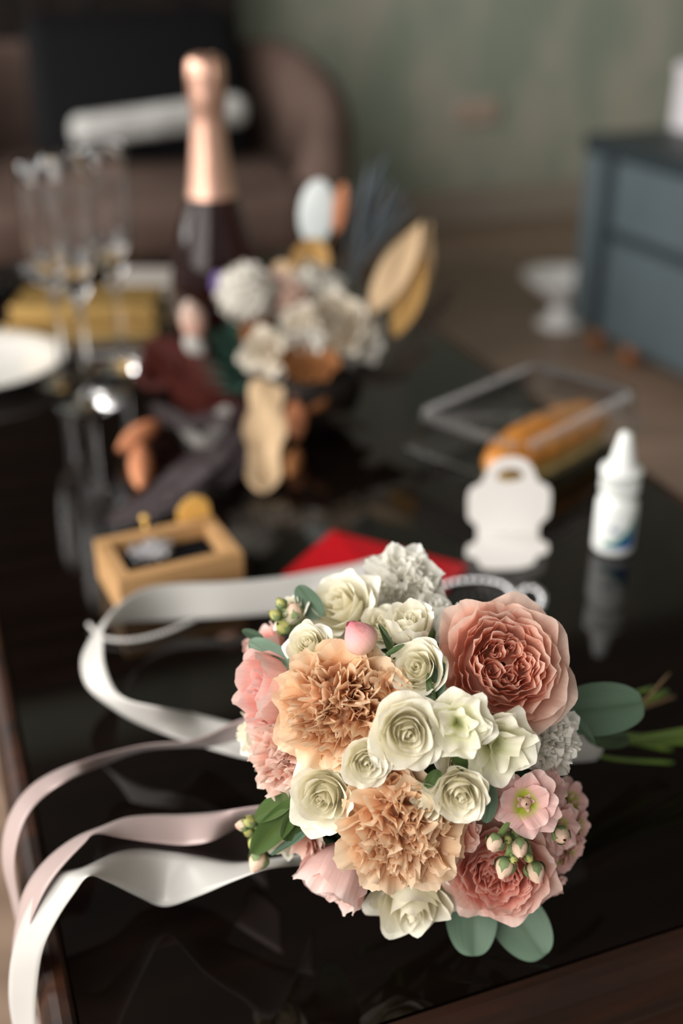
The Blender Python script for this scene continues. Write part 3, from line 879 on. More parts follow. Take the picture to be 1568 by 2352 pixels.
def carnation(R, n_in=54, n_out=13, H=None, ser=.035, ruf=.10):
    H = R * .82 if H is None else H
    inn, out = [], []
    for i in range(n_in):                      # crumpled heart: folded petals turned every way
        f = (i + .5) / n_in
        a0 = i * GA; ro = R * .50 * f ** .6
        ox, oy = ro * math.cos(a0), ro * math.sin(a0)
        a = a0 + rng.normal() * (1.6 - 1.0 * f)
        inn.append(petal(R * .05, R * (.10 + .16 * f + .08 * rng.random()), H * (.92 - .22 * f * f + .10 * rng.uniform(-1, 1)), R * (.34 + .26 * f), k=2.0, q=2.6, a=a, ruf=ruf * 1.25, nf=1.4 + 1.2 * rng.random(), tipd=.12,
                         ser=ser, nu=19, nv=9, f=.5 * f, cf=1.0, Rmin=R * (.16 + .2 * rng.random()), b=.25, vm=1.0, lean=.45 * rng.uniform(-1, 1), rag=.10, off=(ox, oy), z0=0))
    for i in range(n_out):
        g = i / (n_out - 1)
        out.append(petal(R * (.46 + .12 * g), R * (.84 + .20 * g), H * (.80 - .34 * g + .06 * rng.uniform(-1, 1)), R * (.92 + .22 * g), k=2.0, q=2.4, a=i * GA + .9, ruf=ruf * .75, nf=1.2 + .9 * rng.random(), tipd=.18, ser=ser * .5, nu=31, nv=12, f=.6 + .4 * g,
                         cf=1.3, Rmin=.01, b=.16, vm=1.0, lean=.3 * rng.uniform(-1, 1), drop=H * .14 * g * rng.random(), rag=.07))
    inn.append(core(R * .62, H * .60, .2, .6))
    return inn, out, H
def lisianthus(R, n=9, H=None, ruf=.055):
    H = R * .95 if H is None else H
    inn, out = [], []
    for i in range(3):
        inn.append(petal(R * .16, R * (.34 + .1 * i), H * (.86 + .05 * i), R * .8, k=3, q=3, a=i * 2.2, ruf=.06, nf=1.3, tipd=.12, nu=15, nv=9, f=.1, ecurl=.03, lean=.25 * rng.uniform(-1, 1), rag=.08))
    for i in range(n):
        g = i / (n - 1)
        out.append(petal(R * (.36 + .16 * g), R * (.74 + .30 * g), H * (1.0 - .30 * g), R * (1.35 + .25 * g), k=2.2, q=2.0, a=i * GA, ruf=ruf, nf=1.2 + .9 * rng.random(), tipd=.03, ser=.012, drop=H * .16 * g, ecurl=.0, nu=25, nv=13, f=.3 + .7 * g, lean=.22 * rng.uniform(-1, 1), rag=.10, vm=.85, b=.25))
    return inn, out, H
def stock_floret(R, n=13, H=None):
    H = R * .42 if H is None else H
    inn, out = [], []
    for i in range(5):
        inn.append(petal(R * .10, R * .24, H * .45, R * .16, k=2.0, q=2, a=i * GA, ruf=.03, nf=1.6, tipd=.4, nu=9, nv=8, f=.2, lean=.2 * rng.uniform(-1, 1)))
    for i in range(n):
        g = i / (n - 1)
        out.append(petal(R * (.30 + .22 * g), R * (.62 + .40 * g), H * (1.05 - .75 * g), R * (.66 + .14 * g), k=1.8, q=1.8, a=i * GA + .3, ruf=.05, nf=1.6, tipd=.24, drop=H * .25 * g, nu=13, nv=9, f=.4 + .6 * g, ecurl=.03, cf=1.6, Rmin=.01, lean=.15 * rng.uniform(-1, 1), rag=.05))
    return inn, out, H
def bud(R, H=None, n=6, tip=.18, ruf=.01):
    H = R * 2.1 if H is None else H
    inn, out = [], []
    for i in range(3):
        inn.append(petal(R * (.5 + .1 * i), R * .2, H * (.94 + .02 * i), R * 1.5, k=4, q=2.2, a=i * 2.1, tipd=.2, nu=9, nv=9, f=.1, Rmin=.001))
    for i in range(n):
        g = i / (n - 1)
        out.append(petal(R * (.82 + .18 * g), R * (tip + .10 * g), H * (1.0 - .08 * g), R * 2.0, k=4, q=2.6, a=i * GA, ruf=ruf, nf=2, tipd=.25, point=.04, nu=11, nv=10, f=.3 + .7 * g, Rmin=.001))
    return inn, out, H
def cup_rose(R, H=None, n_in=10, n_out=8):
    """half-open rose seen from the side: tall cup with a ruffled mouth"""
    H = R * 1.7 if H is None else H
    inn, out = [], []
    for i in range(n_in):
        f = i / (n_in - 1); rb = R * (.10 + .55 * f)
        inn.append(petal(rb, rb * 1.05, H * (.94 + .05 * rng.uniform(-1, 1)), rb * 2.4 + .1 * R, k=4, a=i * GA, ruf=.03, nf=2.5, tipd=.2, nu=11, nv=8, f=.4 * f, Rmin=.001, rag=.04))
    for i in range(n_out):
        g = i / (n_out - 1)
        out.append(petal(R * (.84 + .12 * g), R * (.86 + .22 * g), H * (1.0 - .12 * g), R * 1.55, k=3.2, q=5, a=i * GA + .4, ruf=.03, nf=2.2, tipd=.22, point=.06, ecurl=.06, nu=15, nv=11, f=.5 + .5 * g, Rmin=.002, rag=.05))
    return inn, out, H

# ------------------------------------------------------------------ the bridal bouquet
BX, BY, BR = 960.0, 1735.0, 425.0
zc = (CAMZ - T) / (sT + (BY - 1176) / FPX * cT + BR / FPX)
BC = pd(BX, BY, zc); BRm = BR / FPX * zc
root = thing('bridal_bouquet', [BC[0], BC[1], T + .0006], 'round bridal bouquet of peach, blush and white flowers with trailing ribbons', 'bouquet')
rl = np.array([BC[0], BC[1], T + .0006])
def dome(px, py, rad=.93):
    """point of the flower dome seen at (px, py), and its outward normal"""
    x, y = (px - BX) / BR, -(py - BY) / BR
    rho = math.hypot(x, y)
    if rho > rad * .985:
        x, y = x / rho * rad * .985, y / rho * rad * .985
    zz = math.sqrt(max(0.0, rad * rad - x * x - y * y))
    n = view_dir(x, y, zz)
    p = BC + n * rad * BRm
    d_ = depth(p)
    return pd(px, py, d_), n, (x, y, zz)
NF = [0]
def flower(name, px, py, rpx, fn, mat, nv=None, rad=.95, label=None, spin=None, toward=.25, green=True, sep=True, dz=0.0, **kw):
    p, n, _ = dome(px, py, rad)
    p = p + FW * dz
    if nv is not None:
        n = view_dir(*nv)
    else:
        n = nrm(n + toward * view_dir(0, .1, 1))
    R = (1.24 if fn is rose else 1.16) * rpx / FPX * depth(p)
    inn, out, H = fn(R, **kw)
    Rm = frame(n) @ rotz(rng.uniform(0, 6.28) if spin is None else spin)
    loc = p - n * H * .78 - rl
    if not sep:
        inn = inn + out; out = []
    V, F, A = heart(inn)
    o = mk(name, V, F, mat, root, True, A, M=mat4(Rm, loc))
    if label: o['label'] = label
    for (v, f, a) in out:
        mk('petal', v, f, mat, o, True, a)
    if green:
        V, F = lathe([(.0016, -.03), (.0016, -.006), (R * .16, -.003), (R * .26, H * .05), (R * .2, H * .10)], 10, True)
        mk('calyx', V, F, M['calyx'], o)
    NF[0] += 1
    return o, H, R

flower('garden_rose', 1162, 1522, 152, garden_rose, M['peach'], nv=(.10, .30, .95), rad=.98, label='large open peach garden rose', spin=.4)
flower('garden_rose', 1148, 2014, 118, garden_rose, M['pink'], nv=(-.10, -.16, .95), rad=.93, label='coral pink garden rose at the lower right', spin=1.4)
flower('carnation', 768, 1626, 142, carnation, M['apricot'], nv=(-.22, .12, .95), rad=.93, label='large apricot carnation with frilled edges', spin=.2)
flower('carnation', 925, 1930, 138, carnation, M['apricot'], nv=(.02, -.22, .95), rad=.95, label='apricot carnation below the white roses', spin=2.2)
flower('spray_rose', 936, 1688, 78, rose, M['ivory'], nv=(.05, -.05, 1), rad=1.0, label='open ivory rose in the middle', spin=.3)
flower('spray_rose', 842, 1755, 54, rose, M['ivory'], nv=(.05, -.10, 1), rad=.97, n_in=15, n_out=6, label='small ivory rose beside the middle one', open_=.5)
flower('spray_rose', 738, 1836, 76, rose, M['ivory'], nv=(-.25, -.05, 1), rad=.93, label='ivory rose at the lower left')
flower('spray_rose', 1057, 1830, 62, rose, M['ivory'], nv=(.0, -.22, 1), rad=.99, open_=.35, label='ivory rose with tight spiral heart', spin=1.0)
flower('spray_rose', 972, 1845, 46, rose, M['ivory'], nv=(-.75, -.35, .6), rad=.90, n_in=12, n_out=6, open_=.3)
flower('spray_rose', 772, 1385, 76, rose, M['ivory'], nv=(-.55, .45, .75), rad=.93, label='ivory rose at the upper left')
flower('spray_rose', 955, 1530, 62, rose, M['ivory'], nv=(-.35, .30, .85), rad=.92, open_=.6, label='ivory rose left of the big peach rose')
flower('spray_rose', 702, 1478, 50, rose, M['ivory'], nv=(-.35, .45, .8), rad=1.0, n_in=14, n_out=7)
flower('spray_rose', 938, 1425, 48, cup_rose, M['ivory'], nv=(-.05, .90, .55), rad=.90, n_in=8, n_out=6)
flower('spray_rose', 1012, 1402, 40, cup_rose, M['white_fl'], nv=(.15, .95, .25), rad=.88, n_in=7, n_out=6, dz=.02)
flower('white_carnation', 925, 1330, 88, carnation, M['white_fl'], nv=(-.10, .50, .85), rad=.92, n_in=26, n_out=9, dz=.012)
flower('white_carnation', 1280, 1706, 80, carnation, M['white_fl'], nv=(.55, .02, .8), rad=.92, n_in=40, n_out=8, ser=.03)
flower('lisianthus', 1052, 1664, 72, lisianthus, M['lisi'], nv=(-.05, .10, 1), rad=1.0, n=7, label='white ruffled lisianthus with green throat')
flower('lisianthus', 1150, 1722, 84, lisianthus, M['lisi'], nv=(.25, -.25, .92), rad=.98, n=9)
flower('white_rose', 945, 2092, 92, rose, M['ivory'], nv=(.0, -.62, .75), rad=.90, n_in=15, n_out=8)
flower('pink_rose', 600, 1570, 72, cup_rose, M['rosepink'], nv=(-.85, .10, .40), rad=.98, dz=-.012, label='side-on pink rose at the left', n_in=8, n_out=7)
flower('pink_rose', 596, 1480, 42, cup_rose, M['rosepink'], nv=(-.55, .75, .25), rad=.90, n_in=5, n_out=5, dz=.012)
flower('pink_carnation', 628, 1745, 100, carnation, M['coral'], nv=(-.72, -.10, .7), rad=.92, n_in=40, n_out=7, ser=.03)
flower('white_rose', 566, 1690, 66, rose, M['ivory'], nv=(-.95, -.05, .15), rad=.95, n_in=9, n_out=6, dz=.006)
flower('blush_lisianthus', 762, 2035, 72, cup_rose, M['blush'], nv=(-.45, -.78, .35), rad=.93, n_in=12, n_out=8, label='blush ruffled flower hanging low at the left')
flower('white_rose', 625, 1935, 52, rose, M['ivory'], nv=(-.60, -.55, .5), rad=.86, n_in=10, n_out=6)
# small blooms set deeper, closing the gaps
for (x, y, r_, m_, fn_, nv_, ra) in ((905, 1575, 40, 'apricot', lisianthus, (.3, .2, .9), .88), (908, 1795, 40, 'apricot', lisianthus, (.1, -.1, 1), .86), (1062, 1755, 50, 'ivory', rose, (.1, .0, 1), .86), (985, 1610, 44, 'ivory', rose, (0, .2, 1), .84),
                                     (850, 1850, 46, 'apricot', lisianthus, (-.1, -.1, 1), .84), (690, 1935, 50, 'coral', lisianthus, (-.5, -.4, .7), .86), (840, 1530, 50, 'ivory', rose, (-.1, .4, .9), .84), (1055, 1920, 46, 'pink', lisianthus, (.1, -.2, 1), .84),
                                     (875, 1430, 46, 'ivory', rose, (-.1, .6, .8), .80), (660, 1400, 40, 'ivory', rose, (-.6, .6, .5), .80), (1060, 1440, 50, 'white_fl', rose, (.2, .6, .7), .80), (1225, 1690, 50, 'white_fl', rose, (.4, .1, .9), .84)):
    flower('filler_bloom', x, y, r_, fn_, M[m_], nv=nv_, rad=ra, sep=False)
# pink stock spike
for (x, y, r_, nv_, ra) in ((1208, 1846, 78, (-.05, .10, 1), 1.0), (1292, 1905, 66, (.55, -.05, .8), .96), (1322, 1835, 52, (.65, .35, .65), .88), (1300, 1975, 54, (.55, -.45, .7), .90), (1255, 2060, 58, (.45, -.70, .55), .86), (1262, 1800, 46, (.35, .45, .8), .92), (1340, 1900, 44, (.8, .0, .5), .90), (1325, 1955, 44, (.75, -.35, .5), .88), (1255, 1960, 48, (.3, -.3, .9), .92)):
    o, H, R = flower('stock_floret', x, y, r_, stock_floret, M['stock'], nv=nv_, rad=ra, n=11)
    if x < 1295 and y < 1950:
        i2, o2, h2 = bud(R * .17)
        V, F, A = heart(i2 + o2)
        mk('floret_eye', V, F, M['budpale'], o, True, A, loc=(0, 0, H * .12))
# buds
def small_bud(px, py, rpx, mat, nv, rad, green=True, H=None):
    p, n, _ = dome(px, py, rad)
    n = view_dir(*nv)
    R = rpx / FPX * depth(p)
    inn, out, h = bud(R, H=R * (H or 1.9))
    V, F, A = heart(inn + out)
    o = mk('flower_bud', V, F, mat, root, True, A, M=mat4(frame(n), p - n * h * .5 - rl))
    if green:
        for k_ in range(4):
            v, f, a = petal(R * .98, R * .75, h * .62, R * .8, k=4, q=3, a=k_ * math.pi / 2, tipd=.1, point=.3, nu=7, nv=7, Rmin=.001)
            v[:, :2] *= 1.06
            mk('sepal', v, f, M['sepal'], o, True, a)
        V, F = tube([(0, 0, .001), (0, 0, -.012), (.003, 0, -.03)], .0014, 7)
        mk('bud_stalk', V, F, M['calyx'], o)
    return o
small_bud(826, 1466, 50, M['budpink'], (-.55, .80, .25), 1.02, False, 1.75)['label'] = 'closed pink rosebud above the apricot carnation'
for (x, y, r_, m_, nv_, ra) in ((1135, 1938, 25, 'budpale', (-.5, -.4, .7), 1.06), (1192, 1948, 26, 'budpale', (0, -.6, .8), 1.07), (1158, 1992, 28, 'budpale', (-.35, -.85, .4), 1.03), (1228, 2002, 28, 'budpale', (.2, -.8, .5), 1.04),
                                (1290, 1920, 24, 'budpale', (.1, -.1, 1), 1.05), (1165, 1930, 12, 'budgreen', (-.2, .2, .9), 1.06), (1215, 1972, 13, 'budgreen', (.3, -.3, .9), 1.05), (1180, 1975, 12, 'budgreen', (0, -.2, 1), 1.05),
                                (677, 1402, 22, 'budpale', (-.3, .8, .4), .95), (645, 1385, 15, 'budgreen', (-.5, .8, .3), .97), (632, 1412, 17, 'budgreen', (-.7, .5, .4), .97), (650, 1440, 22, 'budgreen', (-.5, .4, .7), .97),
                                (556, 1896, 17, 'budpale', (-.9, .1, .4), 1.0), (573, 1886, 18, 'budgreen', (-.5, .6, .6), 1.0), (570, 1912, 14, 'budgreen', (-.6, -.1, .8), 1.0), (584, 1936, 19, 'budgreen', (-.4, -.5, .7), 1.0), (592, 1978, 27, 'budpale', (-.45, -.75, .5), 1.0)):
    small_bud(x, y, r_, M[m_], nv_, ra)

# leaves
def leaf_mesh(L, W, pt=2.0, fold=.25, bend=.2, nu=9, nv=15):
    s = np.linspace(-1, 1, nu)[None, :]; v = (1 - np.cos(np.pi * np.linspace(0, 1, nv + 6)))[:, None] / 2
    nv = nv + 6
    w = W / 2 * np.maximum(0, np.sin(np.pi * v ** .85)) ** (1 / pt) * (1 - .0 * v)
    X = s * w; Y = v * L + 0 * s
    Z = fold * np.abs(X) + bend * L * (v - .0) ** 2 + .012 * L * np.sin(7 * v + 3 * s)
    V = np.stack([X, Y, Z + 0 * X], -1).reshape(-1, 3)
    A = np.stack([1 - np.exp(-(s / .10) ** 2) + 0 * X, 0 * X + .5, 0 * X + rng.random(), (s + 1) / 2 + 0 * X], -1).reshape(-1, 4)
    return V, grid_faces(nv, nu), A
def leaf(p0, p1, Wpx, nv_, mat='leaf', pt=2.0, fold=.2, bend=.12, label=None):
    p0 = np.asarray(p0, float); p1 = np.asarray(p1, float)
    y = p1 - p0; L = np.linalg.norm(y); y = y / L
    n = view_dir(*nv_); x = nrm(np.cross(y, n)); z = np.cross(x, y)
    V, F, A = leaf_mesh(L, Wpx / FPX * depth((p0 + p1) / 2), pt, fold, bend)
    o = mk('leaf', V, F, M[mat], root, True, A, M=mat4(np.column_stack([x, y, z]), p0 - rl))
    if label: o['label'] = label
def dl(x, y, rad):
    return dome(x, y, rad)[0]
leaf(pd(1290, 1640, .508), pd(1472, 1618, .520), 122, (.15, .35, .9), 'leaf', 3.0, .10, .05, 'broad eucalyptus leaf at the right')
leaf(pd(1290, 1610, .485), pd(1345, 1712, .500), 40, (.9, .3, .5), 'leaf', 2.2, .3, .15)
leaf(pd(1080, 2030, .515), pd(1085, 2196, .505), 118, (-.1, -.15, 1), 'leaf', 2.8, .12, .05, 'eucalyptus leaf under the coral rose')
leaf(pd(1150, 2060, .520), pd(1248, 2196, .512), 125, (.2, -.2, 1), 'leaf', 2.8, .12, .05)
leaf(dl(672, 1535, .97), dl(582, 1478, .99), 56, (-.35, .35, .85), 'leaf', 2.4, .2, .08, 'grey green leaf over the pink rose')
leaf(dl(735, 1420, .86), dl(688, 1342, .88), 60, (-.5, .2, .8), 'leaf', 2.4, .2, .1)
leaf(dl(605, 1470, .92), dl(555, 1450, .96), 26, (-.2, .6, .8), 'leaf', 2.2, .2, .1)
leaf(dl(690, 1840, .95), dl(598, 1945, 1.0), 66, (-.3, .15, .9), 'leafgreen', 2.0, .35, .10, 'glossy green leaf beside the ivory rose')
leaf(dl(680, 1825, .92), dl(602, 1880, .95), 62, (-.3, .5, .8), 'leafgreen', 2.4, .2, .10)
leaf(dl(700, 1850, .90), dl(660, 1920, .93), 70, (.2, -.3, .9), 'leafgreen', 2.2, .3, .10)
leaf(dl(718, 1900, .93), dl(640, 1970, .98), 26, (-.55, .55, .5), 'leaf', 2.0, .4, .10)
leaf(dl(1005, 1610, .88), dl(1010, 1500, .90), 48, (-.5, -.1, .8), 'leaf', 2.4, .3, .05)
leaf(dl(1000, 1640, .88), dl(985, 1545, .91), 22, (-.6, .2, .7), 'leafgreen', 2.0, .4, .05)
leaf(dl(1115, 1890, .90), dl(1130, 1795, .92), 38, (.1, .1, 1), 'leaf', 2.0, .35, .05)
leaf(dl(1080, 1765, .90), dl(1035, 1735, .92), 36, (0, .3, 1), 'leafgreen', 2.0, .3, .05)
leaf(dl(1010, 1770, .88), dl(975, 1810, .90), 30, (-.2, .3, .9), 'leafgreen', 2.0, .3, .05)
leaf(dl(905, 1515, .90), dl(872, 1425, .94), 20, (.3, .2, .9), 'leafgreen', 2.0, .35, -.1)
leaf(dl(885, 1505, .94), dl(930, 1482, .96), 14, (.1, .6, .8), 'leafgreen', 2.0, .4, .1)
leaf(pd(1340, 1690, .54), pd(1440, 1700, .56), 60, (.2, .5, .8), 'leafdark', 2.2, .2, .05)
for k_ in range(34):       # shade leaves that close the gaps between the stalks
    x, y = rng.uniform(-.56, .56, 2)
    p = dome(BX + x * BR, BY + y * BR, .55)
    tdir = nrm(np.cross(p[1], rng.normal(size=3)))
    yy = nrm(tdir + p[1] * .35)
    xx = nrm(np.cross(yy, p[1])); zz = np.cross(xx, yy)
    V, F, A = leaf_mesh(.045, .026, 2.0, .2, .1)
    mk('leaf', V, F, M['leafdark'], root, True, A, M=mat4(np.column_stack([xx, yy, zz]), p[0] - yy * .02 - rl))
# stems
bind = pd(1240, 1700, .575)
ends = [(1532, 1588, .034, 7), (1548, 1600, .03, 5), (1500, 1580, .04, 6), (1640, 1668, .03, 9), (1620, 1690, .022, 8), (1540, 1722, .012, 7), (1545, 1752, .008, 5), (1660, 1705, .012, 8), (1520, 1700, .02, 9), (1490, 1615, .03, 9)]
for i, (x, y, h, r_) in enumerate(ends):
    e = tp(x, y, h)
    st_ = BC + (rng.random(3) - .5) * .05
    P = spline([st_, bind + (rng.random(3) - .5) * .012, (bind + e) / 2 + [0, 0, .004 * (i % 3 - 1)], e], 18) - rl
    mk('stem', *tube(P, r_ / FPX * .60, 9), M['stem'] if i != 1 else M['twig'], root)
P = spline([bind, tp(1440, 1640, .05), tp(1538, 1546, .05)], 10) - rl
mk('stem', *tube(P, np.linspace(.0012, .0006, 10), 6), M['twig'], root)
wr = spline([BC * .35 + bind * .65, bind, bind * .7 + tp(1600, 1680, .025) * .3], 12) - rl
mk('stem_wrap', *tube(wr, .0125, 16), M['ribwhite'], root)

# ------------------------------------------------------------------ ribbons
def ribbon(rows, mat, label, W=.0235, n=90):
    """rows: (edge-1 pixel x, y, height above the table, edge-2 pixel x, y, +1/-1 which of the two solutions)"""
    E1, E2 = [], []
    for (x, y, h, x2, y2, sg) in rows:
        a = tp(x, y, h)
        d = nrm(ray(x2, y2)); o = CAM - a
        b_ = o @ d; c_ = o @ o - W * W
        disc = b_ * b_ - c_
        k = -b_ + sg * math.sqrt(max(disc, 0))
        b = CAM + d * k
        if -.02 < b[2] - T < .0012 and h > 0:
            b = tp(x2, y2, .0012)
        E1.append(a); E2.append(b)
    A = spline(E1, n); B = spline(E2, n)
    m = 7
    V = []
    for i in range(n):
        for j in range(m):
            V.append(A[i] + (B[i] - A[i]) * j / (m - 1) - rl)
    o = mk('ribbon', V, grid_faces(n, m), mat, root)
    sd = o.modifiers.new('thickness', 'SOLIDIFY'); sd.thickness = .0003; sd.offset = 0
    o['label'] = label
    return o
ribbon([(720, 1958, .040, 720, 1985, 1), (620, 1972, .034, 620, 1995, -1), (540, 1980, .028, 540, 2022, -1), (455, 1966, .026, 455, 2058, -1), (385, 1956, .026, 378, 2082, -1), (320, 1950, .030, 320, 2060, -1),
        (262, 1960, .036, 250, 2026, -1), (190, 1992, .040, 205, 2012, -1), (118, 2012, .036, 172, 2050, -1), (62, 2085, .026, 132, 2110, -1), (30, 2180, .010, 100, 2178, -1), (20, 2270, -.012, 86, 2260, -1), (28, 2350, -.035, 82, 2345, -1), (50, 2440, -.06, 90, 2440, -1)],
       M['ribwhite'], 'ivory satin ribbon falling over the table corner')
ribbon([(640, 1845, .050, 640, 1880, 1), (560, 1856, .042, 565, 1892, 1), (490, 1866, .034, 490, 1930, -1), (420, 1871, .030, 425, 1941, -1), (350, 1872, .030, 345, 1934, -1), (290, 1878, .032, 280, 1924, -1), (235, 1898, .036, 220, 1915, -1),
        (170, 1925, .036, 190, 1940, -1), (105, 1975, .032, 135, 2000, -1), (58, 2040, .024, 95, 2062, -1), (36, 2120, .008, 66, 2140, -1), (28, 2220, -.02, 60, 2240, -1), (45, 2330, -.06, 90, 2340, -1), (60, 2440, -.10, 120, 2450, -1)],
       M['ribpink'], 'blush satin ribbon above the ivory one')
ribbon([(600, 1640, .060, 600, 1680, 1), (535, 1660, .050, 540, 1700, 1), (480, 1686, .044, 482, 1716, 1), (430, 1702, .040, 432, 1716, 1), (330, 1711, .036, 332, 1724, 1), (230, 1735, .034, 240, 1756, 1), (140, 1765, .034, 165, 1788, -1), (75, 1802, .032, 110, 1822, -1),
        (32, 1852, .028, 68, 1866, -1), (8, 1915, .020, 42, 1925, -1), (6, 1985, .005, 34, 1990, -1), (24, 2060, -.02, 44, 2068, -1), (45, 2150, -.05, 62, 2150, -1)],
       M['ribpink'], 'narrow looking blush satin ribbon arching to the left frame edge')
ribbon([(860, 1282, .030, 860, 1330, -1), (806, 1297, .027, 800, 1350, -1), (720, 1312, .026, 715, 1392, -1), (640, 1326, .025, 640, 1408, -1), (520, 1337, .025, 520, 1418, -1), (400, 1341, .026, 400, 1424, -1), (330, 1352, .028, 320, 1428, -1), (275, 1385, .030, 262, 1434, -1), (236, 1428, .032, 238, 1446, -1),
        (205, 1470, .030, 236, 1484, -1), (186, 1520, .028, 241, 1528, -1), (200, 1578, .026, 262, 1580, -1), (262, 1630, .024, 296, 1608, -1), (330, 1668, .022, 372, 1625, -1), (430, 1704, .020, 450, 1640, 1), (545, 1738, .024, 560, 1668, 1), (620, 1750, .035, 630, 1690, 1)],
       M['ribwhite'], 'long ivory satin ribbon looping behind the bouquet', W=.0245, n=130)

# ------------------------------------------------------------------ dried flower arrangement
A0_ = tp(705, 975)
ZA = depth(A0_) - .02
ar = thing('dried_flower_arrangement', A0_ + [0, 0, .0006], 'dried flower arrangement of cream blooms, grasses and leaves in a low dark bowl', 'arrangement')
al = np.asarray(ar.location)
mk('bowl', *lathe([(0, 0), (.03, 0), (.034, .004), (.048, .022), (.055, .045), (.053, .06), (.050, .06), (.051, .045), (.04, .02), (0, .012)], 32), M['dark'], ar)
D = {}
def dm(name, base, rim, **kw):
    D[name] = petal_mat('dried_' + name, base, rim, base, rim, .15, .75, .15, **kw)
dm('white', (.70, .66, .58), (.80, .77, .71)); dm('cream', (.62, .47, .28), (.78, .72, .62)); dm('pinkish', (.55, .28, .20), (.72, .56, .48))
dm('beige', (.66, .46, .27), (.72, .51, .31)); dm('ochre', (.40, .22, .06), (.50, .29, .10)); dm('orange', (.56, .20, .09), (.66, .28, .14))
dm('deepred', (.038, .003, .001), (.060, .005, .0015)); dm('green', (.02, .07, .05), (.045, .11, .085)); dm('plum', (.055, .040, .045), (.085, .065, .07))
dm('slate', (.07, .095, .12), (.14, .165, .185)); dm('brown', (.16, .055, .015), (.26, .10, .03)); dm('grey', (.38, .36, .34), (.50, .48, .45)); dm('purple', (.16, .11, .35), (.24, .17, .45))
dm('paleblue', (.62, .68, .68), (.74, .78, .78)); dm('dark', (.03, .022, .016), (.05, .036, .026))
def ap(px, py, dz=0.0):
    return pd(px, py, ZA + dz)
def dbloom(name, px, py, rpx, fn, mat, nv, dz=0.0, **kw):
    p = ap(px, py, dz); n = view_dir(*nv); R = rpx / FPX * depth(p)
    inn, out, H = fn(R, **kw)
    V, F, A = heart(inn + out)
    o = mk(name, V, F, D[mat], ar, True, A, M=mat4(frame(n) @ rotz(rng.uniform(0, 6)), p - n * H * .7 - al))
    st_ = p - n * H * .7 - al
    mk('stalk', *tube(spline([st_, st_ * .5 + [0, 0, .02], (0, 0, .03)], 8), .0015, 6), D['dark'] if False else M['twig'], ar)
    return o
def florets(name, px, py, rpx, mat, dz, n=90, sz=.25, flat=1.0):
    """ball of four-petalled florets on one shared core"""
    p = ap(px, py, dz); R = rpx / FPX * depth(p)
    V, F = ico(R * .82, 2); V = np.asarray(V); A = [np.tile([.3, .5, .2, .5], (len(V), 1))]
    VV = [V]; FF = list(F); off = len(V)
    for i in range(n):
        z = 1 - 2 * (i + .5) / n; a = i * GA
        d = np.array([math.sqrt(1 - z * z) * math.cos(a), math.sqrt(1 - z * z) * math.sin(a), z])
        Rm = frame(nrm(d + .3 * rng.normal(size=3)))
        for q in range(4):
            v, f, at = petal(R * sz * .5, R * sz, R * sz * .35, R * sz * .9, k=1.6, q=1.5, a=q * math.pi / 2, ruf=.05, nf=1.5, tipd=.3, nu=5, nv=4, f=.5)
            VV.append(v @ Rm.T + d * R * .8); A.append(at); FF += [tuple(k_ + off for k_ in ff) for ff in f]; off += len(v)
    o = mk(name, np.vstack(VV), FF, D[mat], ar, True, np.vstack(A), loc=p - al)
    o['kind'] = 'stuff'
    return o
def dleaf(name, P0, P1, Wm, mat, nv, pt=2.0, fold=.25, bend=.15, wav=0.0):
    y = P1 - P0; L = np.linalg.norm(y); y /= L
    n = view_dir(*nv); x = nrm(np.cross(y, n)); z = np.cross(x, y)
    V, F, A = leaf_mesh(L, Wm, pt, fold, bend)
    if wav: V[:, 0] += wav * L * np.sin(V[:, 1] / L * 16) * np.sign(V[:, 0] + 1e-9); V[:, 2] += wav * L * np.sin(V[:, 1] / L * 21)
    return mk(name, V, F, D[mat], ar, True, A, M=mat4(np.column_stack([x, y, z]), P0 - al))
def plume(name, P0, P1, R, mat, n=90):
    """fluffy oval seed head: core with fine bristles"""
    y = P1 - P0; L = np.linalg.norm(y); Rm = frame(y)
    prof_ = [(max(1e-4, R * math.sin(math.pi * (.04 + .92 * s)) ** .7), L * s) for s in np.linspace(0, 1, 12)]
    V, F = lathe(prof_, 14)
    V = np.asarray(V)
    V[:, :2] *= 1 + .10 * np.sin(V[:, 2:3] / L * 40 + np.arctan2(V[:, 1:2], V[:, 0:1]) * 5)
    A = np.stack([V[:, 2] / L, 0 * V[:, 0] + .5, 0 * V[:, 0] + .3, (np.arctan2(V[:, 1], V[:, 0]) / 6.28 + .5)], -1)
    return mk(name, V, F, D[mat], ar, True, A, M=mat4(Rm, P0 - al))
def frond(name, pts, mat, Wm, n=34, taper=True):
    """feather-like frond: midrib with two rows of narrow barbs"""
    P = spline(pts, 60)
    parts = [tube(P[::4], np.linspace(.0012, .0005, len(P[::4])), 5)]
    V, F = join(parts)
    V = [np.asarray(V)]; off = len(V[0]); 
    for i in range(n):
        s = (i + 1) / (n + 1); k = int(s * 58)
        t_ = nrm(P[k + 1] - P[k]); side = nrm(np.cross(t_, [0, 0, 1.0]))
        ln = Wm * (math.sin(math.pi * min(1, .12 + .88 * s)) ** .6 if taper else 1)
        for sg in (-1, 1):
            d = nrm(side * sg + t_ * .8 + [0, 0, .12]); wv = t_ * Wm * .055
            q = np.array([P[k] - wv, P[k] + wv, P[k] + d * ln * .6 + wv * 1.3, P[k] + d * ln, P[k] + d * ln * .6 - wv * 1.3])
            V.append(q); F.append(tuple(off + z_ for z_ in (0, 1, 2, 3, 4))); off += 5
    V = np.vstack(V) - al
    A = np.tile([.5, .5, .3, .5], (len(V), 1))
    o = mk(name, V, F, D[mat], ar, False, A)
    o['kind'] = 'stuff'
    return o
florets('white_hydrangea', 566, 676, 70, 'white', -.015, 80, .34)
florets('pink_statice', 664, 690, 46, 'pinkish', .0, 46, .42)
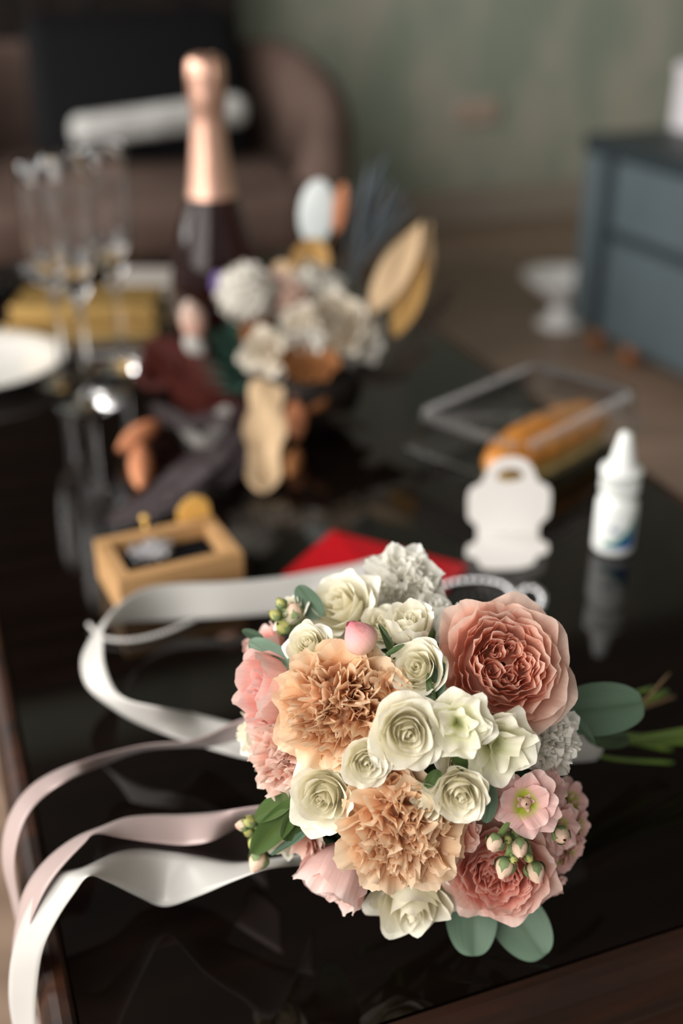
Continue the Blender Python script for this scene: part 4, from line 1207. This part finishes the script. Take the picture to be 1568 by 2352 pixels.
dbloom('cream_bloom', 690, 745, 52, lisianthus, 'cream', (-.2, -.05, 1), -.02)
dbloom('cream_bloom', 700, 800, 48, lisianthus, 'white', (-.1, -.3, .9), -.025)
dbloom('cream_bloom', 640, 650, 40, lisianthus, 'pinkish', (-.2, .5, .8), .0)
florets('white_statice', 715, 660, 56, 'white', .03, 50, .44)
florets('dark_statice', 590, 768, 44, 'brown', -.01, 50, .3)
dbloom('cream_rose', 770, 738, 84, garden_rose, 'cream', (.05, .25, .95), -.02, n_in=45, n_out=10)
dbloom('cream_rose', 826, 742, 66, garden_rose, 'cream', (.45, .25, .8), .0, n_in=42, n_out=9)
dbloom('cream_rose', 832, 800, 58, lisianthus, 'white', (.5, -.35, .7), .0)
dbloom('cream_carnation', 742, 648, 62, carnation, 'white', (.1, .8, .5), .03, n_in=26, n_out=8)
dbloom('beige_bloom', 612, 815, 66, lisianthus, 'cream', (-.15, -.25, .95), -.03)
dleaf('tan_leaf', ap(700, 660, .03), ap(725, 555, .04), .038, 'ochre', (0, .1, 1), 2.0, .4)
dleaf('tan_leaf', ap(665, 690, .02), ap(645, 605, .03), .028, 'beige', (-.3, .1, .9), 2.0, .4)
def paddle(name, px0, py0, px1, py1, wpx, mat, dz, nv):
    P0, P1 = ap(px0, py0, dz), ap(px1, py1, dz); y = P1 - P0; L = np.linalg.norm(y)
    Wm = wpx / FPX * depth(P0)
    V, F = ico(1.0, 3); V = np.asarray(V) * [Wm / 2, L / 2, Wm * .16]; V[:, 2] += .12 * V[:, 1] ** 2 / L
    y = y / L; n = view_dir(*nv); x = nrm(np.cross(y, n)); z = np.cross(x, y)
    A = np.stack([V[:, 1] / L + .5, 0 * V[:, 0] + .5, 0 * V[:, 0] + .4, V[:, 0] / Wm + .5], -1)
    mk(name, V, F, D[mat], ar, True, A, M=mat4(np.column_stack([x, y, z]), (P0 + P1) / 2 - al))
    mk('stalk', *tube([P0 - al, P0 - al + (ap(700, 640, .03) - P0) * .9], .0016, 6), M['twig'], ar)
paddle('white_seed_pod', 722, 566, 735, 412, 88, 'paleblue', .05, (-.1, .1, 1))
paddle('orange_petal', 772, 535, 790, 420, 34, 'orange', .045, (.2, .1, 1))
for (x, y) in ((815, 420), (850, 372), (880, 385), (905, 410), (935, 430), (860, 450), (915, 470), (830, 480), (890, 350), (945, 470)):
    P0 = ap(808 + rng.uniform(-14, 14), 640, .05); P1 = ap(x, y, .09 + rng.uniform(-.02, .02))
    Pm = (P0 + P1) / 2 + [.004 * rng.uniform(-1, 1), 0, .004]
    n_ = 16
    rr = np.array([.0009 + .0020 * max(0, math.sin(math.pi * min(1, max(0, (s - .25) / .8)))) for s in np.linspace(0, 1, n_)]) * (1 + .18 * np.sin(np.arange(n_) * 2.6))
    V, F = tube(spline([P0, Pm, P1], n_) - al, rr, 8)
    mk('lavender_spike', V, F, D['slate'], ar, True, np.tile([.6, .5, .3, .5], (len(V), 1)))
dleaf('palm_spear', ap(850, 725, .0), ap(972, 512, .05), .032, 'beige', (-.3, .1, 1), 1.15, .18, .03)
dleaf('palm_spear', ap(915, 760, .01), ap(1000, 508, .06), .030, 'beige', (.7, .1, .7), 1.15, .3, -.05)
dleaf('palm_spear', ap(905, 775, .0), ap(975, 590, .04), .026, 'ochre', (-.1, .2, 1), 1.15, .3, .05)
dleaf('broad_dried_leaf', ap(612, 870, -.04), tp(602, 1120, .010), .034, 'beige', (.05, .3, 1), 3.2, .12, -.06, .018)
dleaf('ochre_leaf', ap(640, 1000, -.06), tp(632, 1112, .003), .016, 'ochre', (.3, .3, 1), 2.0, .2, .0)
for (x0, y0, x1, y1, r_, m_) in ((676, 905, 683, 1010, 24, 'orange'), (705, 945, 765, 895, 19, 'brown'), (668, 935, 695, 880, 26, 'orange')):
    plume('orange_bunny_tail', ap(x0, y0, -.04), ap(x1, y1, -.04), r_ / FPX * ZA, m_)
plume('orange_bunny_tail', tp(684, 1030, .022), tp(668, 1096, .012), 19 / FPX * .98, 'brown')
plume('orange_bunny_tail', tp(366, 968, .022), tp(272, 1035, .012), 25 / FPX * 1.0, 'orange')
plume('orange_bunny_tail', tp(322, 1022, .016), tp(326, 1122, .012), 27 / FPX * .98, 'orange')
for k_ in range(9):
    a = -1.1 + .26 * k_
    dleaf('brown_frill_leaf', ap(712, 800, -.02), ap(712 + 85 * math.sin(a), 800 + 95 * math.cos(a) * (.9 if k_ % 2 else 1), -.05), .020, 'brown', (.1, .2, 1), 2.0, .3, .1)
# deep red poppy-like cup and petals
def dcup(px, py, rpx, mat, nv, dz):
    p = ap(px, py, dz); R = rpx / FPX * depth(p); n = view_dir(*nv)
    V, F = lathe([(R * .15, -R * .5), (R * .75, -R * .25), (R, R * .15), (R * .98, R * .3), (R * .78, R * .32), (R * .42, .0), (R * .38, -R * .3), (0, -R * .35)], 24)
    V = np.asarray(V); V[:, 2] += R * .10 * np.sin(3 * np.arctan2(V[:, 1], V[:, 0])) * np.hypot(V[:, 0], V[:, 1]) / R
    mk('dark_red_cup', V, F, D[mat], ar, True, np.tile([.5, .5, .3, .5], (len(V), 1)), M=mat4(frame(n), p - al))
dcup(366, 850, 56, 'deepred', (-.25, .25, .9), .04)
dleaf('dark_red_petal', ap(520, 930, .0), ap(345, 800, .05), .050, 'deepred', (-.1, .6, .8), 2.6, .2, .1)
dleaf('dark_red_petal', ap(560, 960, .0), ap(400, 900, .02), .044, 'deepred', (-.1, .5, .8), 2.6, .2, .1)
dleaf('dark_red_petal', ap(560, 930, .0), ap(465, 955, -.01), .040, 'deepred', (-.1, .5, .8), 2.6, .2, .1)
plume('pink_pod', ap(452, 785, -.005), ap(432, 690, -.005), 28 / FPX * ZA, 'pinkish')
plume('white_pod', ap(470, 812, -.01), ap(425, 775, -.005), 22 / FPX * ZA, 'grey')
for (x0, y0, x1, y1) in ((560, 830, 445, 745), (560, 850, 425, 790), (560, 870, 455, 840), (560, 860, 480, 760), (565, 900, 480, 905), (555, 890, 470, 870), (570, 880, 525, 930), (560, 820, 520, 740)):
    frond('juniper_sprig', [ap(x0, y0, .0), ap((x0 + x1) / 2, (y0 + y1) / 2 - 8, .0), ap(x1, y1, .01)], 'green', .013, 20)
frond('white_feather', [ap(520, 930, -.03), tp(470, 1015, .02), tp(398, 962, .03)], 'grey', .014, 40)
frond('white_feather', [tp(530, 1095, .008), tp(470, 1030, .02), tp(405, 970, .03)], 'grey', .012, 46)
frond('plum_frond', [ap(560, 960, -.01), tp(460, 1075, .02), tp(370, 1155, .012), tp(235, 1205, .006)], 'plum', .030, 56)
frond('plum_frond', [ap(560, 950, -.01), tp(490, 1040, .03), tp(410, 1110, .02), tp(330, 1180, .01)], 'plum', .026, 50)
frond('plum_frond', [ap(560, 930, -.02), tp(430, 975, .03), tp(345, 925, .03)], 'plum', .022, 40)
frond('plum_frond', [ap(600, 960, -.01), tp(540, 1040, .020), tp(500, 1120, .008)], 'plum', .024, 40)
frond('dark_frond', [ap(820, 830, .0), ap(900, 850, .01), ap(985, 740, .03), ap(1050, 650, .06)], 'dark', .022, 40)
frond('dark_frond', [ap(810, 840, .0), ap(900, 860, .0), ap(1000, 790, .02)], 'dark', .022, 40)
frond('dark_frond', [ap(790, 850, -.02), ap(870, 880, -.02), ap(940, 860, .0)], 'dark', .020, 36)
frond('dark_frond', [ap(740, 880, -.03), tp(790, 970, .02), tp(850, 980, .01)], 'dark', .020, 36)
dleaf('purple_petal', ap(520, 680, -.01), ap(492, 628, -.01), .018, 'purple', (0, .2, 1), 2.2, .2, .1)
